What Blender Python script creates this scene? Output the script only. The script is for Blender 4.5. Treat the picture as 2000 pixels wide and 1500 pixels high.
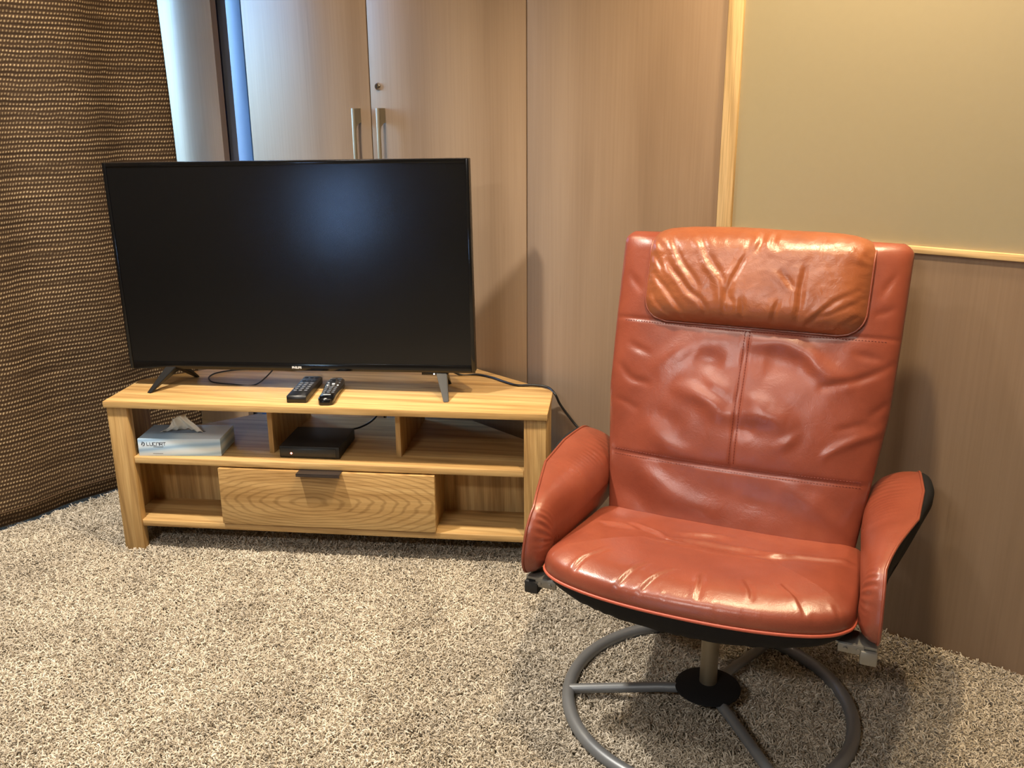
import bpy, bmesh, math, random
import numpy as np
from mathutils import Vector, Matrix

random.seed(7)
rng = np.random.default_rng(7)
scene = bpy.context.scene
for o in list(bpy.data.objects):
    bpy.data.objects.remove(o, do_unlink=True)
COL = scene.collection
R = math.radians

# World axes: X runs along the wardrobe wall (to the right), Y points into that wall
# (wall face at Y = 0, room at Y < 0), Z up, floor (pile tips) at Z = 0.
YAW = R(37.4)
CAM = Vector((1.5174, -2.0569, 1.2))

# ------------------------------------------------------------------ camera
cd = bpy.data.cameras.new('camera')
cam = bpy.data.objects.new('camera', cd)
COL.objects.link(cam)
cd.sensor_width = 36.0
cd.lens = 1800.0 / 2000.0 * 36.0
cd.clip_start = 0.02
fwd_pitch = math.atan(544.0 / 1800.0)
cam.matrix_world = (Matrix.Translation(CAM) @ Matrix.Rotation(YAW, 4, 'Z')
                    @ Matrix.Rotation(math.pi / 2 - fwd_pitch, 4, 'X')
                    @ Matrix.Rotation(R(-0.4), 4, 'Z'))
scene.camera = cam

# ------------------------------------------------------------------ light
scene.view_settings.view_transform = 'Standard'
scene.view_settings.look = 'None'
scene.view_settings.gamma = 1.0
scene.view_settings.use_curve_mapping = False
scene.view_settings.exposure = 0.58

world = bpy.data.worlds.new('sky')
scene.world = world
world.use_nodes = True
wn = world.node_tree
wn.nodes.clear()
wo = wn.nodes.new('ShaderNodeOutputWorld')
wb = wn.nodes.new('ShaderNodeBackground')
sky = wn.nodes.new('ShaderNodeTexSky')
sky.sky_type = 'NISHITA'
sky.sun_disc = False
sky.sun_elevation = R(35)
sky.sun_rotation = R(60)
wb.inputs['Strength'].default_value = 2.3
tint = wn.nodes.new('ShaderNodeMix')
tint.data_type = 'RGBA'
tint.blend_type = 'MULTIPLY'
tint.inputs[0].default_value = 1.0
tint.inputs[7].default_value = (0.64, 0.89, 1.22, 1)
wn.links.new(sky.outputs[0], tint.inputs[6])
wn.links.new(tint.outputs[2], wb.inputs[0])
wn.links.new(wb.outputs[0], wo.inputs[0])

WARM = (1.0, 0.77, 0.48)
NEUT = (1.0, 0.93, 0.82)


def spot(name, x, y, power, col=WARM, size=105, blend=0.7, z=2.42, rad=0.05, aim=None):
    l = bpy.data.lights.new(name, 'SPOT')
    l.energy = power
    l.color = col
    l.spot_size = R(size)
    l.spot_blend = blend
    l.shadow_soft_size = rad
    o = bpy.data.objects.new(name, l)
    COL.objects.link(o)
    o.location = (x, y, z)
    if aim:
        o.rotation_euler = (Vector(aim) - Vector((x, y, z))).to_track_quat('-Z', 'Y').to_euler()
    return o


spot('downlight', -0.62, -0.62, 36, WARM, size=120)
spot('downlight', 1.12, -0.20, 40, WARM, size=130, z=2.15)
spot('downlight', 0.80, -0.62, 88, WARM, size=110)
spot('downlight', -0.40, -1.25, 192, NEUT, size=115, blend=1.0)
spot('downlight', 0.60, -1.60, 18, NEUT, size=130)
spot('downlight', 1.17, -1.60, 16, NEUT, size=130)


def ceiling_panel(name, loc, sx, sy, power, col):
    l = bpy.data.lights.new(name, 'AREA')
    l.shape = 'RECTANGLE'
    l.size, l.size_y = sx, sy
    l.energy = power
    l.color = col
    o = bpy.data.objects.new(name, l)
    COL.objects.link(o)
    o.location = loc
    return o


ceiling_panel('ceiling_panel_light', (1.02, -3.75, 2.47), 0.55, 0.30, 36, (1.0, 0.95, 0.90))


def portal(name, loc, rot, sx, sy):
    l = bpy.data.lights.new(name, 'AREA')
    l.shape = 'RECTANGLE'
    l.size, l.size_y = sx, sy
    l.cycles.is_portal = True
    o = bpy.data.objects.new(name, l)
    COL.objects.link(o)
    o.location = loc
    o.rotation_euler = rot
    return o


portal('window_portal', (-1.76, -1.26, 1.1), (0, R(-90), 0), 1.7, 2.6)
portal('window_portal', (0.93, -5.75, 0.40), (R(90), 0, 0), 0.6, 0.8)  # sky portal of the added low window

# ------------------------------------------------------------------ helpers


def tag(o, label=None, cat=None, group=None, kind=None):
    if label:
        o['label'] = label
    if cat:
        o['category'] = cat
    if group:
        o['group'] = group
    if kind:
        o['kind'] = kind
    return o


def empty(name, loc, rz=0.0):
    o = bpy.data.objects.new(name, None)
    COL.objects.link(o)
    o.location = loc
    o.rotation_euler = (0, 0, rz)
    o.empty_display_size = 0.05
    return o


def link(name, me, mat=None, parent=None):
    o = bpy.data.objects.new(name, me)
    COL.objects.link(o)
    if mat:
        me.materials.append(mat)
    if parent:
        o.parent = parent
    return o


def smooth_by_angle(me, ang=35):
    me.polygons.foreach_set('use_smooth', [True] * len(me.polygons))
    bm = bmesh.new()
    bm.from_mesh(me)
    lim = R(ang)
    for e in bm.edges:
        if len(e.link_faces) == 2:
            e.smooth = e.calc_face_angle(0) < lim
    bm.to_mesh(me)
    bm.free()


def from_bm(name, bm, mat, parent=None, smooth=None):
    bmesh.ops.recalc_face_normals(bm, faces=bm.faces)
    me = bpy.data.meshes.new(name)
    bm.to_mesh(me)
    bm.free()
    if smooth:
        smooth_by_angle(me, smooth)
    return link(name, me, mat, parent)


def add_box(bm, lo, hi, bev=0.0, mat=None, seg=2):
    v = [(x, y, z) for x in (lo[0], hi[0]) for y in (lo[1], hi[1]) for z in (lo[2], hi[2])]
    vs = [bm.verts.new(p) for p in v]
    fs = [(0, 1, 3, 2), (4, 6, 7, 5), (0, 4, 5, 1), (2, 3, 7, 6), (0, 2, 6, 4), (1, 5, 7, 3)]
    faces = [bm.faces.new([vs[i] for i in f]) for f in fs]
    if bev > 0:
        es = list({e for f in faces for e in f.edges})
        r = bmesh.ops.bevel(bm, geom=es, offset=bev, segments=seg, affect='EDGES', profile=0.5)
        vs = list({v for f in r['faces'] for v in f.verts} | {v for v in vs if v.is_valid})
    if mat is not None:
        bmesh.ops.transform(bm, matrix=mat, verts=[v for v in vs if v.is_valid])
    return vs


def box(name, lo, hi, mat, parent=None, bev=0.0015, xf=None):
    bm = bmesh.new()
    add_box(bm, lo, hi, bev, xf)
    return from_bm(name, bm, mat, parent, 40 if bev else None)


def prism(name, pts, z0, z1, mat, parent=None, bev=0.0015):
    """closed polygon in XY extruded between two heights"""
    bm = bmesh.new()
    lo = [bm.verts.new((p[0], p[1], z0)) for p in pts]
    hi = [bm.verts.new((p[0], p[1], z1)) for p in pts]
    n = len(pts)
    bm.faces.new(lo[::-1])
    bm.faces.new(hi)
    for i in range(n):
        bm.faces.new((lo[i], lo[(i + 1) % n], hi[(i + 1) % n], hi[i]))
    bmesh.ops.recalc_face_normals(bm, faces=bm.faces)
    if bev:
        bmesh.ops.bevel(bm, geom=list(bm.edges), offset=bev, segments=2, affect='EDGES', profile=0.5)
    return from_bm(name, bm, mat, parent, 40)


def lathe(name, prof, mat, parent=None, n=40, sm=40):
    bm = bmesh.new()
    rows = []
    for r, z in prof:
        if r < 1e-6:
            rows.append([bm.verts.new((0, 0, z))])
        else:
            rows.append([bm.verts.new((r * math.cos(2 * math.pi * k / n), r * math.sin(2 * math.pi * k / n), z)) for k in range(n)])
    for a, b in zip(rows, rows[1:]):
        for k in range(n):
            k2 = (k + 1) % n
            if len(a) == 1 and len(b) == 1:
                continue
            if len(a) == 1:
                bm.faces.new((a[0], b[k2], b[k]))
            elif len(b) == 1:
                bm.faces.new((a[k], a[k2], b[0]))
            else:
                bm.faces.new((a[k], a[k2], b[k2], b[k]))
    return from_bm(name, bm, mat, parent, sm)


def catmull(pts, sub=8, closed=False):
    P = [Vector(p) for p in pts]
    n = len(P)
    out = []
    segs = n if closed else n - 1
    for i in range(segs):
        if closed:
            p0, p1, p2, p3 = P[(i - 1) % n], P[i], P[(i + 1) % n], P[(i + 2) % n]
        else:
            p0, p1, p2, p3 = P[max(i - 1, 0)], P[i], P[i + 1], P[min(i + 2, n - 1)]
        for k in range(sub):
            t = k / sub
            out.append(0.5 * ((2 * p1) + (-p0 + p2) * t + (2 * p0 - 5 * p1 + 4 * p2 - p3) * t * t + (-p0 + 3 * p1 - 3 * p2 + p3) * t ** 3))
    if not closed:
        out.append(P[-1].copy())
    return out


def add_tube(bm, pts, r, n=8, closed=False):
    pts = [Vector(p) for p in pts]
    m = len(pts)
    rings = []
    up = Vector((0, 0, 1))
    prev = None
    for i in range(m):
        if closed:
            t = pts[(i + 1) % m] - pts[(i - 1) % m]
        else:
            t = pts[min(i + 1, m - 1)] - pts[max(i - 1, 0)]
        t.normalize()
        if prev is None:
            a = up if abs(t.dot(up)) < 0.9 else Vector((1, 0, 0))
            u = (a - t * a.dot(t)).normalized()
        else:
            u = (prev - t * prev.dot(t)).normalized()
        prev = u
        w = t.cross(u)
        rr = r[i] if isinstance(r, (list, tuple)) else r
        rings.append([bm.verts.new(pts[i] + (u * math.cos(2 * math.pi * k / n) + w * math.sin(2 * math.pi * k / n)) * rr) for k in range(n)])
    for i in range(m if closed else m - 1):
        a, b = rings[i], rings[(i + 1) % m]
        for k in range(n):
            bm.faces.new((a[k], a[(k + 1) % n], b[(k + 1) % n], b[k]))
    if not closed:
        bm.faces.new(rings[0][::-1])
        bm.faces.new(rings[-1])


def tube(name, pts, r, mat, parent=None, n=10, closed=False):
    bm = bmesh.new()
    add_tube(bm, pts, r, n, closed)
    return from_bm(name, bm, mat, parent, 50)


def grid_obj(name, V, mat, parent=None, wrap_u=False, extra=None):
    """V: (nv, nu, 3) numpy grid -> smooth mesh"""
    nv, nu = V.shape[:2]
    verts = V.reshape(-1, 3).tolist()
    faces = []
    for j in range(nv - 1):
        for i in range(nu if wrap_u else nu - 1):
            i2 = (i + 1) % nu
            faces.append((j * nu + i, j * nu + i2, (j + 1) * nu + i2, (j + 1) * nu + i))
    if extra:
        extra(verts, faces, nv, nu)
    me = bpy.data.meshes.new(name)
    me.from_pydata(verts, [], faces)
    bm = bmesh.new()
    bm.from_mesh(me)
    bmesh.ops.remove_doubles(bm, verts=bm.verts, dist=1e-5)
    bmesh.ops.recalc_face_normals(bm, faces=bm.faces)
    bm.to_mesh(me)
    bm.free()
    me.polygons.foreach_set('use_smooth', [True] * len(me.polygons))
    return link(name, me, mat, parent)


# ------------------------------------------------------------------ materials


def new_mat(name):
    m = bpy.data.materials.new(name)
    m.use_nodes = True
    nt = m.node_tree
    b = nt.nodes['Principled BSDF']
    return m, nt, b


def srgb(r, g, b):
    f = lambda c: (c / 255 / 12.92) if c / 255 <= 0.04045 else ((c / 255 + 0.055) / 1.055) ** 2.4
    return (f(r), f(g), f(b), 1.0)


def N(nt, t, **kw):
    n = nt.nodes.new(t)
    for k, v in kw.items():
        if k in n.inputs.keys() if not k.startswith('_') else False:
            n.inputs[k].default_value = v
        elif k.startswith('_'):
            setattr(n, k[1:], v)
    return n


def ramp(nt, stops, interp='LINEAR'):
    n = nt.nodes.new('ShaderNodeValToRGB')
    n.color_ramp.interpolation = interp
    el = n.color_ramp.elements
    el[0].position, el[0].color = stops[0]
    el[1].position, el[1].color = stops[-1]
    for p, c in stops[1:-1]:
        e = el.new(p)
        e.color = c
    return n


def mapping(nt, scale=(1, 1, 1), loc=(0, 0, 0), rot=(0, 0, 0), coord='Object'):
    tc = nt.nodes.new('ShaderNodeTexCoord')
    mp = nt.nodes.new('ShaderNodeMapping')
    mp.inputs['Scale'].default_value = scale
    mp.inputs['Location'].default_value = loc
    mp.inputs['Rotation'].default_value = rot
    nt.links.new(tc.outputs[coord], mp.inputs[0])
    return mp


def mix(nt, a, b, fac, mode='MIX'):
    n = nt.nodes.new('ShaderNodeMix')
    n.data_type = 'RGBA'
    n.blend_type = mode
    for sock, v in ((n.inputs[6], a), (n.inputs[7], b), (n.inputs[0], fac)):
        if hasattr(v, 'is_output'):
            nt.links.new(v, sock)
        else:
            sock.default_value = v
    return n.outputs[2]


def bump(nt, b, height, strength=0.3, dist=0.001):
    n = nt.nodes.new('ShaderNodeBump')
    n.inputs['Strength'].default_value = strength
    n.inputs['Distance'].default_value = dist
    nt.links.new(height, n.inputs['Height'])
    nt.links.new(n.outputs[0], b.inputs['Normal'])


def plain(name, col, rough=0.5, metal=0.0, noise=0.0, nscale=40.0, spec=0.5):
    m, nt, b = new_mat(name)
    b.inputs['Base Color'].default_value = col
    b.inputs['Roughness'].default_value = rough
    b.inputs['Metallic'].default_value = metal
    b.inputs['Specular IOR Level'].default_value = spec
    if noise:
        mp = mapping(nt)
        t = N(nt, 'ShaderNodeTexNoise', Scale=nscale, Detail=4.0)
        nt.links.new(mp.outputs[0], t.inputs['Vector'])
        c = mix(nt, col, tuple(c * (1 - noise) for c in col[:3]) + (1,), t.outputs['Fac'])
        nt.links.new(c, b.inputs['Base Color'])
        bump(nt, b, t.outputs['Fac'], 0.15, 0.0006)
    return m


def oak(name, axis='X', tone=1.0, seed=0.0, cathedral=False, cols=((156, 118, 68), (192, 156, 102), (212, 180, 126)), knots=0.7):
    """light oak laminate with the grain along one object axis"""
    m, nt, b = new_mat(name)
    s_long, s_cross = 1.3, 26.0
    sc = {'X': (s_long, s_cross, s_cross), 'Y': (s_cross, s_long, s_cross), 'Z': (s_cross, s_cross, s_long)}[axis]
    mp = mapping(nt, sc, (seed, seed * 1.7, seed * 0.6))
    n1 = N(nt, 'ShaderNodeTexNoise', Scale=1.0, Detail=6.0, Roughness=0.62, Distortion=0.6)
    nt.links.new(mp.outputs[0], n1.inputs['Vector'])
    fine = {'X': (9, 420, 420), 'Y': (420, 9, 420), 'Z': (420, 420, 9)}[axis]
    mp2 = mapping(nt, fine, (seed, 0, seed))
    n2 = N(nt, 'ShaderNodeTexNoise', Scale=1.0, Detail=3.0)
    nt.links.new(mp2.outputs[0], n2.inputs['Vector'])
    lo = tuple(c * tone for c in srgb(*cols[0])[:3]) + (1,)
    mid = tuple(c * tone for c in srgb(*cols[1])[:3]) + (1,)
    hi = tuple(c * tone for c in srgb(*cols[2])[:3]) + (1,)
    r1 = ramp(nt, [(0.28, lo), (0.5, mid), (0.74, hi)])
    nt.links.new(n1.outputs['Fac'], r1.inputs[0])
    col = r1.outputs[0]
    # grain rings
    if cathedral:
        mp3 = mapping(nt, (1.9, 1.0, 7.5), (-1.14 + seed, 0.0, -1.36))
        n3 = N(nt, 'ShaderNodeTexNoise', Scale=2.2, Detail=3.0, Distortion=0.4)
        nt.links.new(mp3.outputs[0], n3.inputs['Vector'])
        add = nt.nodes.new('ShaderNodeMix')
        add.data_type = 'VECTOR'
        add.inputs[0].default_value = 0.14
        nt.links.new(mp3.outputs[0], add.inputs[4])
        nt.links.new(n3.outputs['Color'], add.inputs[5])
        w = N(nt, 'ShaderNodeTexWave', _wave_type='RINGS', _rings_direction='SPHERICAL', Scale=5.6, Distortion=1.1, Detail=3.0)
        w.inputs['Detail Scale'].default_value = 2.2
        nt.links.new(add.outputs[1], w.inputs['Vector'])
    else:
        lc = {'X': (0.8, 12, 12), 'Y': (12, 0.8, 12), 'Z': (12, 12, 0.8)}[axis]
        mp3 = mapping(nt, lc, (seed * 2, seed, 0))
        w = N(nt, 'ShaderNodeTexWave', _wave_type='BANDS', _bands_direction='DIAGONAL', Scale=1.5, Distortion=7.0, Detail=3.0)
        w.inputs['Detail Scale'].default_value = 0.9
        nt.links.new(mp3.outputs[0], w.inputs['Vector'])
    rw = ramp(nt, [(0.0, (0.52, 0.46, 0.38, 1)), (0.38, (1, 1, 1, 1)), (1.0, (1, 1, 1, 1))])
    nt.links.new(w.outputs['Fac'], rw.inputs[0])
    col = mix(nt, col, rw.outputs[0], 0.55 if cathedral else 0.4, 'MULTIPLY')
    rf = ramp(nt, [(0.3, (0.72, 0.68, 0.62, 1)), (0.55, (1, 1, 1, 1))])
    nt.links.new(n2.outputs['Fac'], rf.inputs[0])
    col = mix(nt, col, rf.outputs[0], 0.85, 'MULTIPLY')
    # a few knots
    kc = {'X': (2.2, 9, 9), 'Y': (9, 2.2, 9), 'Z': (9, 9, 2.2)}[axis]
    mp4 = mapping(nt, kc, (seed + 3.1, seed, 2.2))
    vo = N(nt, 'ShaderNodeTexVoronoi', Scale=1.0)
    nt.links.new(mp4.outputs[0], vo.inputs['Vector'])
    rk = ramp(nt, [(0.03, (0.45, 0.36, 0.27, 1)), (0.11, (1, 1, 1, 1))])
    nt.links.new(vo.outputs['Distance'], rk.inputs[0])
    col = mix(nt, col, rk.outputs[0], knots, 'MULTIPLY')
    nt.links.new(col, b.inputs['Base Color'])
    b.inputs['Roughness'].default_value = 0.48
    b.inputs['Specular IOR Level'].default_value = 0.35
    bump(nt, b, n2.outputs['Fac'], 0.12, 0.0006)
    return m


def taupe_wood(name, tone=1.0, seed=0.0, rough=0.34, spec=0.11):
    m, nt, b = new_mat(name)
    mp = mapping(nt, (5, 5, 0.45), (seed, 0, seed))
    n1 = N(nt, 'ShaderNodeTexNoise', Scale=1.0, Detail=5.0, Roughness=0.55, Distortion=0.5)
    nt.links.new(mp.outputs[0], n1.inputs['Vector'])
    mp2 = mapping(nt, (150, 150, 2.5), (seed, 0, 0))
    n2 = N(nt, 'ShaderNodeTexNoise', Scale=1.0, Detail=3.0)
    nt.links.new(mp2.outputs[0], n2.inputs['Vector'])
    mp3 = mapping(nt, (30, 30, 1.3), (seed * 3, 0, 0.7))
    n3 = N(nt, 'ShaderNodeTexNoise', Scale=1.0, Detail=6.0, Roughness=0.7)
    nt.links.new(mp3.outputs[0], n3.inputs['Vector'])
    f = lambda c: tuple(x * tone for x in srgb(*c)[:3]) + (1,)
    r1 = ramp(nt, [(0.3, f((138, 115, 94))), (0.5, f((152, 129, 107))), (0.72, f((164, 141, 118)))])
    nt.links.new(n1.outputs['Fac'], r1.inputs[0])
    r2 = ramp(nt, [(0.35, (0.88, 0.87, 0.86, 1)), (0.6, (1, 1, 1, 1))])
    nt.links.new(n2.outputs['Fac'], r2.inputs[0])
    c = mix(nt, r1.outputs[0], r2.outputs[0], 0.55, 'MULTIPLY')
    r3 = ramp(nt, [(0.27, (0.60, 0.56, 0.53, 1)), (0.36, (1, 1, 1, 1))])
    nt.links.new(n3.outputs['Fac'], r3.inputs[0])
    c = mix(nt, c, r3.outputs[0], 0.45, 'MULTIPLY')
    nt.links.new(c, b.inputs['Base Color'])
    b.inputs['Roughness'].default_value = rough
    b.inputs['Specular IOR Level'].default_value = spec
    bump(nt, b, n2.outputs['Fac'], 0.08, 0.0005)
    return m


def leather(name, c0=(120, 58, 42), c1=(134, 67, 49), c2=(148, 78, 55), crumple=0.0014):
    m, nt, b = new_mat(name)
    mp = mapping(nt)
    n1 = N(nt, 'ShaderNodeTexNoise', Scale=7.0, Detail=5.0, Roughness=0.6)
    nt.links.new(mp.outputs[0], n1.inputs['Vector'])
    r1 = ramp(nt, [(0.3, srgb(*c0)), (0.55, srgb(*c1)), (0.8, srgb(*c2))])
    nt.links.new(n1.outputs['Fac'], r1.inputs[0])
    nt.links.new(r1.outputs[0], b.inputs['Base Color'])
    vo = N(nt, 'ShaderNodeTexVoronoi', Scale=520.0)
    vo.feature = 'F1'
    nt.links.new(mp.outputs[0], vo.inputs['Vector'])
    n2 = N(nt, 'ShaderNodeTexNoise', Scale=38.0, Detail=5.0, Roughness=0.65, Distortion=0.8)
    nt.links.new(mp.outputs[0], n2.inputs['Vector'])
    n3 = N(nt, 'ShaderNodeTexNoise', Scale=11.0, Detail=3.0)
    nt.links.new(mp.outputs[0], n3.inputs['Vector'])
    rr = nt.nodes.new('ShaderNodeMapRange')
    rr.inputs['To Min'].default_value = 0.23
    rr.inputs['To Max'].default_value = 0.38
    nt.links.new(n3.outputs['Fac'], rr.inputs[0])
    nt.links.new(rr.outputs[0], b.inputs['Roughness'])
    b.inputs['Specular IOR Level'].default_value = 0.62
    b1 = nt.nodes.new('ShaderNodeBump')
    b1.inputs['Strength'].default_value = 0.35
    b1.inputs['Distance'].default_value = crumple
    nt.links.new(n2.outputs['Fac'], b1.inputs['Height'])
    b2 = nt.nodes.new('ShaderNodeBump')
    b2.inputs['Strength'].default_value = 0.12
    b2.inputs['Distance'].default_value = 0.0006
    nt.links.new(vo.outputs['Distance'], b2.inputs['Height'])
    nt.links.new(b1.outputs[0], b2.inputs['Normal'])
    nt.links.new(b2.outputs[0], b.inputs['Normal'])
    return m


def curtain_mat():
    """coarse brown weave: horizontal ribs with light flecks; UV in metres"""
    m, nt, b = new_mat('brown_weave')
    tc = nt.nodes.new('ShaderNodeUVMap')
    tc.uv_map = 'UVMap'
    # wobble
    nz = N(nt, 'ShaderNodeTexNoise', Scale=14.0, Detail=4.0, Roughness=0.7)
    nt.links.new(tc.outputs[0], nz.inputs['Vector'])
    sub = nt.nodes.new('ShaderNodeVectorMath')
    sub.operation = 'MULTIPLY_ADD'
    sub.inputs[1].default_value = (0.010, 0.012, 0)
    nt.links.new(nz.outputs['Color'], sub.inputs[0])
    nt.links.new(tc.outputs[0], sub.inputs[2])
    sep = nt.nodes.new('ShaderNodeSeparateXYZ')
    nt.links.new(sub.outputs[0], sep.inputs[0])

    def wave(src, pitch, off=0.0):
        a = nt.nodes.new('ShaderNodeMath')
        a.operation = 'MULTIPLY_ADD'
        a.inputs[1].default_value = 2 * math.pi / pitch
        a.inputs[2].default_value = off
        nt.links.new(src, a.inputs[0])
        s = nt.nodes.new('ShaderNodeMath')
        s.operation = 'SINE'
        nt.links.new(a.outputs[0], s.inputs[0])
        r = nt.nodes.new('ShaderNodeMapRange')
        r.inputs['From Min'].default_value = -1
        nt.links.new(s.outputs[0], r.inputs[0])
        return r.outputs[0]
    rows = wave(sep.outputs['Y'], 0.0128)
    # stagger dots per row
    stag = nt.nodes.new('ShaderNodeMath')
    stag.operation = 'MULTIPLY_ADD'
    stag.inputs[1].default_value = 0.35
    nt.links.new(sep.outputs['Y'], stag.inputs[0])
    nt.links.new(sep.outputs['X'], stag.inputs[2])
    dots = wave(stag.outputs[0], 0.0092)
    mul = nt.nodes.new('ShaderNodeMath')
    mul.operation = 'MULTIPLY'
    nt.links.new(rows, mul.inputs[0])
    nt.links.new(dots, mul.inputs[1])
    # row-to-row variation
    mpr = nt.nodes.new('ShaderNodeMapping')
    mpr.inputs['Scale'].default_value = (3.0, 95, 1)
    nt.links.new(tc.outputs[0], mpr.inputs[0])
    nr = N(nt, 'ShaderNodeTexNoise', Scale=1.0, Detail=3.0)
    nt.links.new(mpr.outputs[0], nr.inputs['Vector'])
    nf = N(nt, 'ShaderNodeTexNoise', Scale=420.0, Detail=2.0)
    nt.links.new(tc.outputs[0], nf.inputs['Vector'])
    rr = ramp(nt, [(0.0, srgb(62, 47, 33)), (0.5, srgb(78, 60, 43)), (1.0, srgb(86, 67, 48))])
    nt.links.new(rows, rr.inputs[0])
    rv = ramp(nt, [(0.35, (0.60, 0.57, 0.54, 1)), (0.65, (1.25, 1.25, 1.25, 1))])
    nt.links.new(nr.outputs['Fac'], rv.inputs[0])
    c = mix(nt, rr.outputs[0], rv.outputs[0], 0.8, 'MULTIPLY')
    rd = ramp(nt, [(0.40, (0, 0, 0, 1)), (0.75, (1, 1, 1, 1))])
    nt.links.new(mul.outputs[0], rd.inputs[0])
    dm = nt.nodes.new('ShaderNodeMath')
    dm.operation = 'MULTIPLY'
    nt.links.new(rd.outputs[0], dm.inputs[0])
    rn = ramp(nt, [(0.38, (0.30, 0.30, 0.30, 1)), (0.60, (1, 1, 1, 1))])
    nt.links.new(nr.outputs['Fac'], rn.inputs[0])
    nt.links.new(rn.outputs[0], dm.inputs[1])
    c = mix(nt, c, srgb(190, 168, 132), dm.outputs[0])
    rf = ramp(nt, [(0.3, (0.7, 0.68, 0.66, 1)), (0.7, (1.15, 1.15, 1.15, 1))])
    nt.links.new(nf.outputs['Fac'], rf.inputs[0])
    c = mix(nt, c, rf.outputs[0], 0.6, 'MULTIPLY')
    nt.links.new(c, b.inputs['Base Color'])
    b.inputs['Roughness'].default_value = 0.85
    b.inputs['Specular IOR Level'].default_value = 0.2
    hh = nt.nodes.new('ShaderNodeMath')
    hh.operation = 'ADD'
    nt.links.new(rows, hh.inputs[0])
    nt.links.new(mul.outputs[0], hh.inputs[1])
    bump(nt, b, hh.outputs[0], 0.3, 0.0015)
    return m


def tissue_print():
    m, nt, b = new_mat('blue_wave_print')
    mp = mapping(nt, (9, 5, 22), (0, 0, 0.3), (0, R(14), 0))
    w = N(nt, 'ShaderNodeTexWave', _wave_type='BANDS', _bands_direction='Z', Scale=0.5, Distortion=2.4, Detail=1.0)
    nt.links.new(mp.outputs[0], w.inputs['Vector'])
    r = ramp(nt, [(0.0, srgb(150, 182, 214)), (0.4, srgb(186, 211, 232)), (1.0, srgb(208, 222, 236))])
    nt.links.new(w.outputs['Fac'], r.inputs[0])
    nt.links.new(r.outputs[0], b.inputs['Base Color'])
    b.inputs['Roughness'].default_value = 0.4
    return m


def carpet_mat():
    m, nt, b = new_mat('carpet_yarn')
    at = nt.nodes.new('ShaderNodeAttribute')
    at.attribute_name = 'tone'
    at.attribute_type = 'INSTANCER'
    at2 = nt.nodes.new('ShaderNodeAttribute')
    at2.attribute_name = 'strand'
    geo = nt.nodes.new('ShaderNodeNewGeometry')
    nz = N(nt, 'ShaderNodeTexNoise', Scale=5.0, Detail=4.0)
    nt.links.new(geo.outputs['Position'], nz.inputs['Vector'])
    r = ramp(nt, [(0.0, srgb(146, 135, 119)), (0.45, srgb(186, 176, 159)), (1.0, srgb(222, 213, 198))])
    nt.links.new(at2.outputs['Fac'], r.inputs[0])
    rv = ramp(nt, [(0.3, (0.80, 0.79, 0.78, 1)), (0.65, (1.08, 1.08, 1.08, 1))])
    nt.links.new(nz.outputs['Fac'], rv.inputs[0])
    c = mix(nt, r.outputs[0], rv.outputs[0], 1.0, 'MULTIPLY')
    nt.links.new(c, b.inputs['Base Color'])
    b.inputs['Roughness'].default_value = 0.8
    b.inputs['Specular IOR Level'].default_value = 0.15
    return m


def glass_mat():
    m, nt, b = new_mat('window_glass')
    nt.nodes.remove(b)
    out = nt.nodes['Material Output']
    tr = nt.nodes.new('ShaderNodeBsdfTransparent')
    gl = nt.nodes.new('ShaderNodeBsdfGlossy')
    gl.inputs['Roughness'].default_value = 0.02
    fr = nt.nodes.new('ShaderNodeFresnel')
    mx = nt.nodes.new('ShaderNodeMixShader')
    nt.links.new(fr.outputs[0], mx.inputs[0])
    nt.links.new(tr.outputs[0], mx.inputs[1])
    nt.links.new(gl.outputs[0], mx.inputs[2])
    nt.links.new(mx.outputs[0], out.inputs[0])
    return m


def emit(name, col, s):
    m, nt, b = new_mat(name)
    b.inputs['Base Color'].default_value = (0, 0, 0, 1)
    b.inputs['Emission Color'].default_value = col
    b.inputs['Emission Strength'].default_value = s
    return m


M_OAK_X = oak('oak_grain_long', 'X', 1.0, 0.3)
M_OAK_X2 = oak('oak_grain_shelf', 'X', 0.98, 4.1)
M_OAK_Y = oak('oak_grain_deep', 'Y', 0.95, 2.2)
M_OAK_Z = oak('oak_grain_upright', 'Z', 0.95, 1.4)
M_OAK_CATH = oak('oak_cathedral_grain', 'X', 0.97, 0.0, True)
M_DOOR = [taupe_wood('taupe_wood_grain', 0.95, s) for s in (0.0, 5.3, 11.7, 17.9)]
MAPLE = ((222, 186, 128), (232, 198, 142), (238, 208, 156))
M_TRIM = oak('pale_maple', 'Z', 1.0, 7.7, False, MAPLE, 0.0)
M_TRIM_X = oak('pale_maple_long', 'X', 1.0, 8.7, False, MAPLE, 0.0)
M_BOARD = plain('grey_green_board', srgb(163, 152, 124), 0.42, 0, 0.04, 60)
M_LEATHER = leather('cognac_leather')
M_LEATHER_TAN = leather('worn_tan_leather', (130, 71, 45), (146, 83, 51), (160, 96, 59), 0.0032)
M_BLACKCLOTH = plain('black_cloth', srgb(30, 29, 30), 0.85, 0, 0.4, 300, 0.2)
M_STEEL = plain('satin_grey_metal', srgb(132, 135, 138), 0.42, 0.45, 0.1, 30)
M_PALESTEEL = plain('pale_zinc', srgb(138, 136, 130), 0.4, 0.5, 0.1, 40)
M_COLUMN = plain('warm_nickel', srgb(170, 160, 140), 0.35, 0.9, 0.05, 30)
M_CHROME = plain('chrome', srgb(205, 205, 205), 0.12, 1.0)
M_NICKEL = plain('brushed_nickel', srgb(158, 150, 130), 0.42, 0.5)
M_BLACK = plain('black_plastic', srgb(18, 18, 19), 0.35)
M_BLACK_MATT = plain('matt_black_plastic', srgb(24, 24, 25), 0.55)
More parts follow.
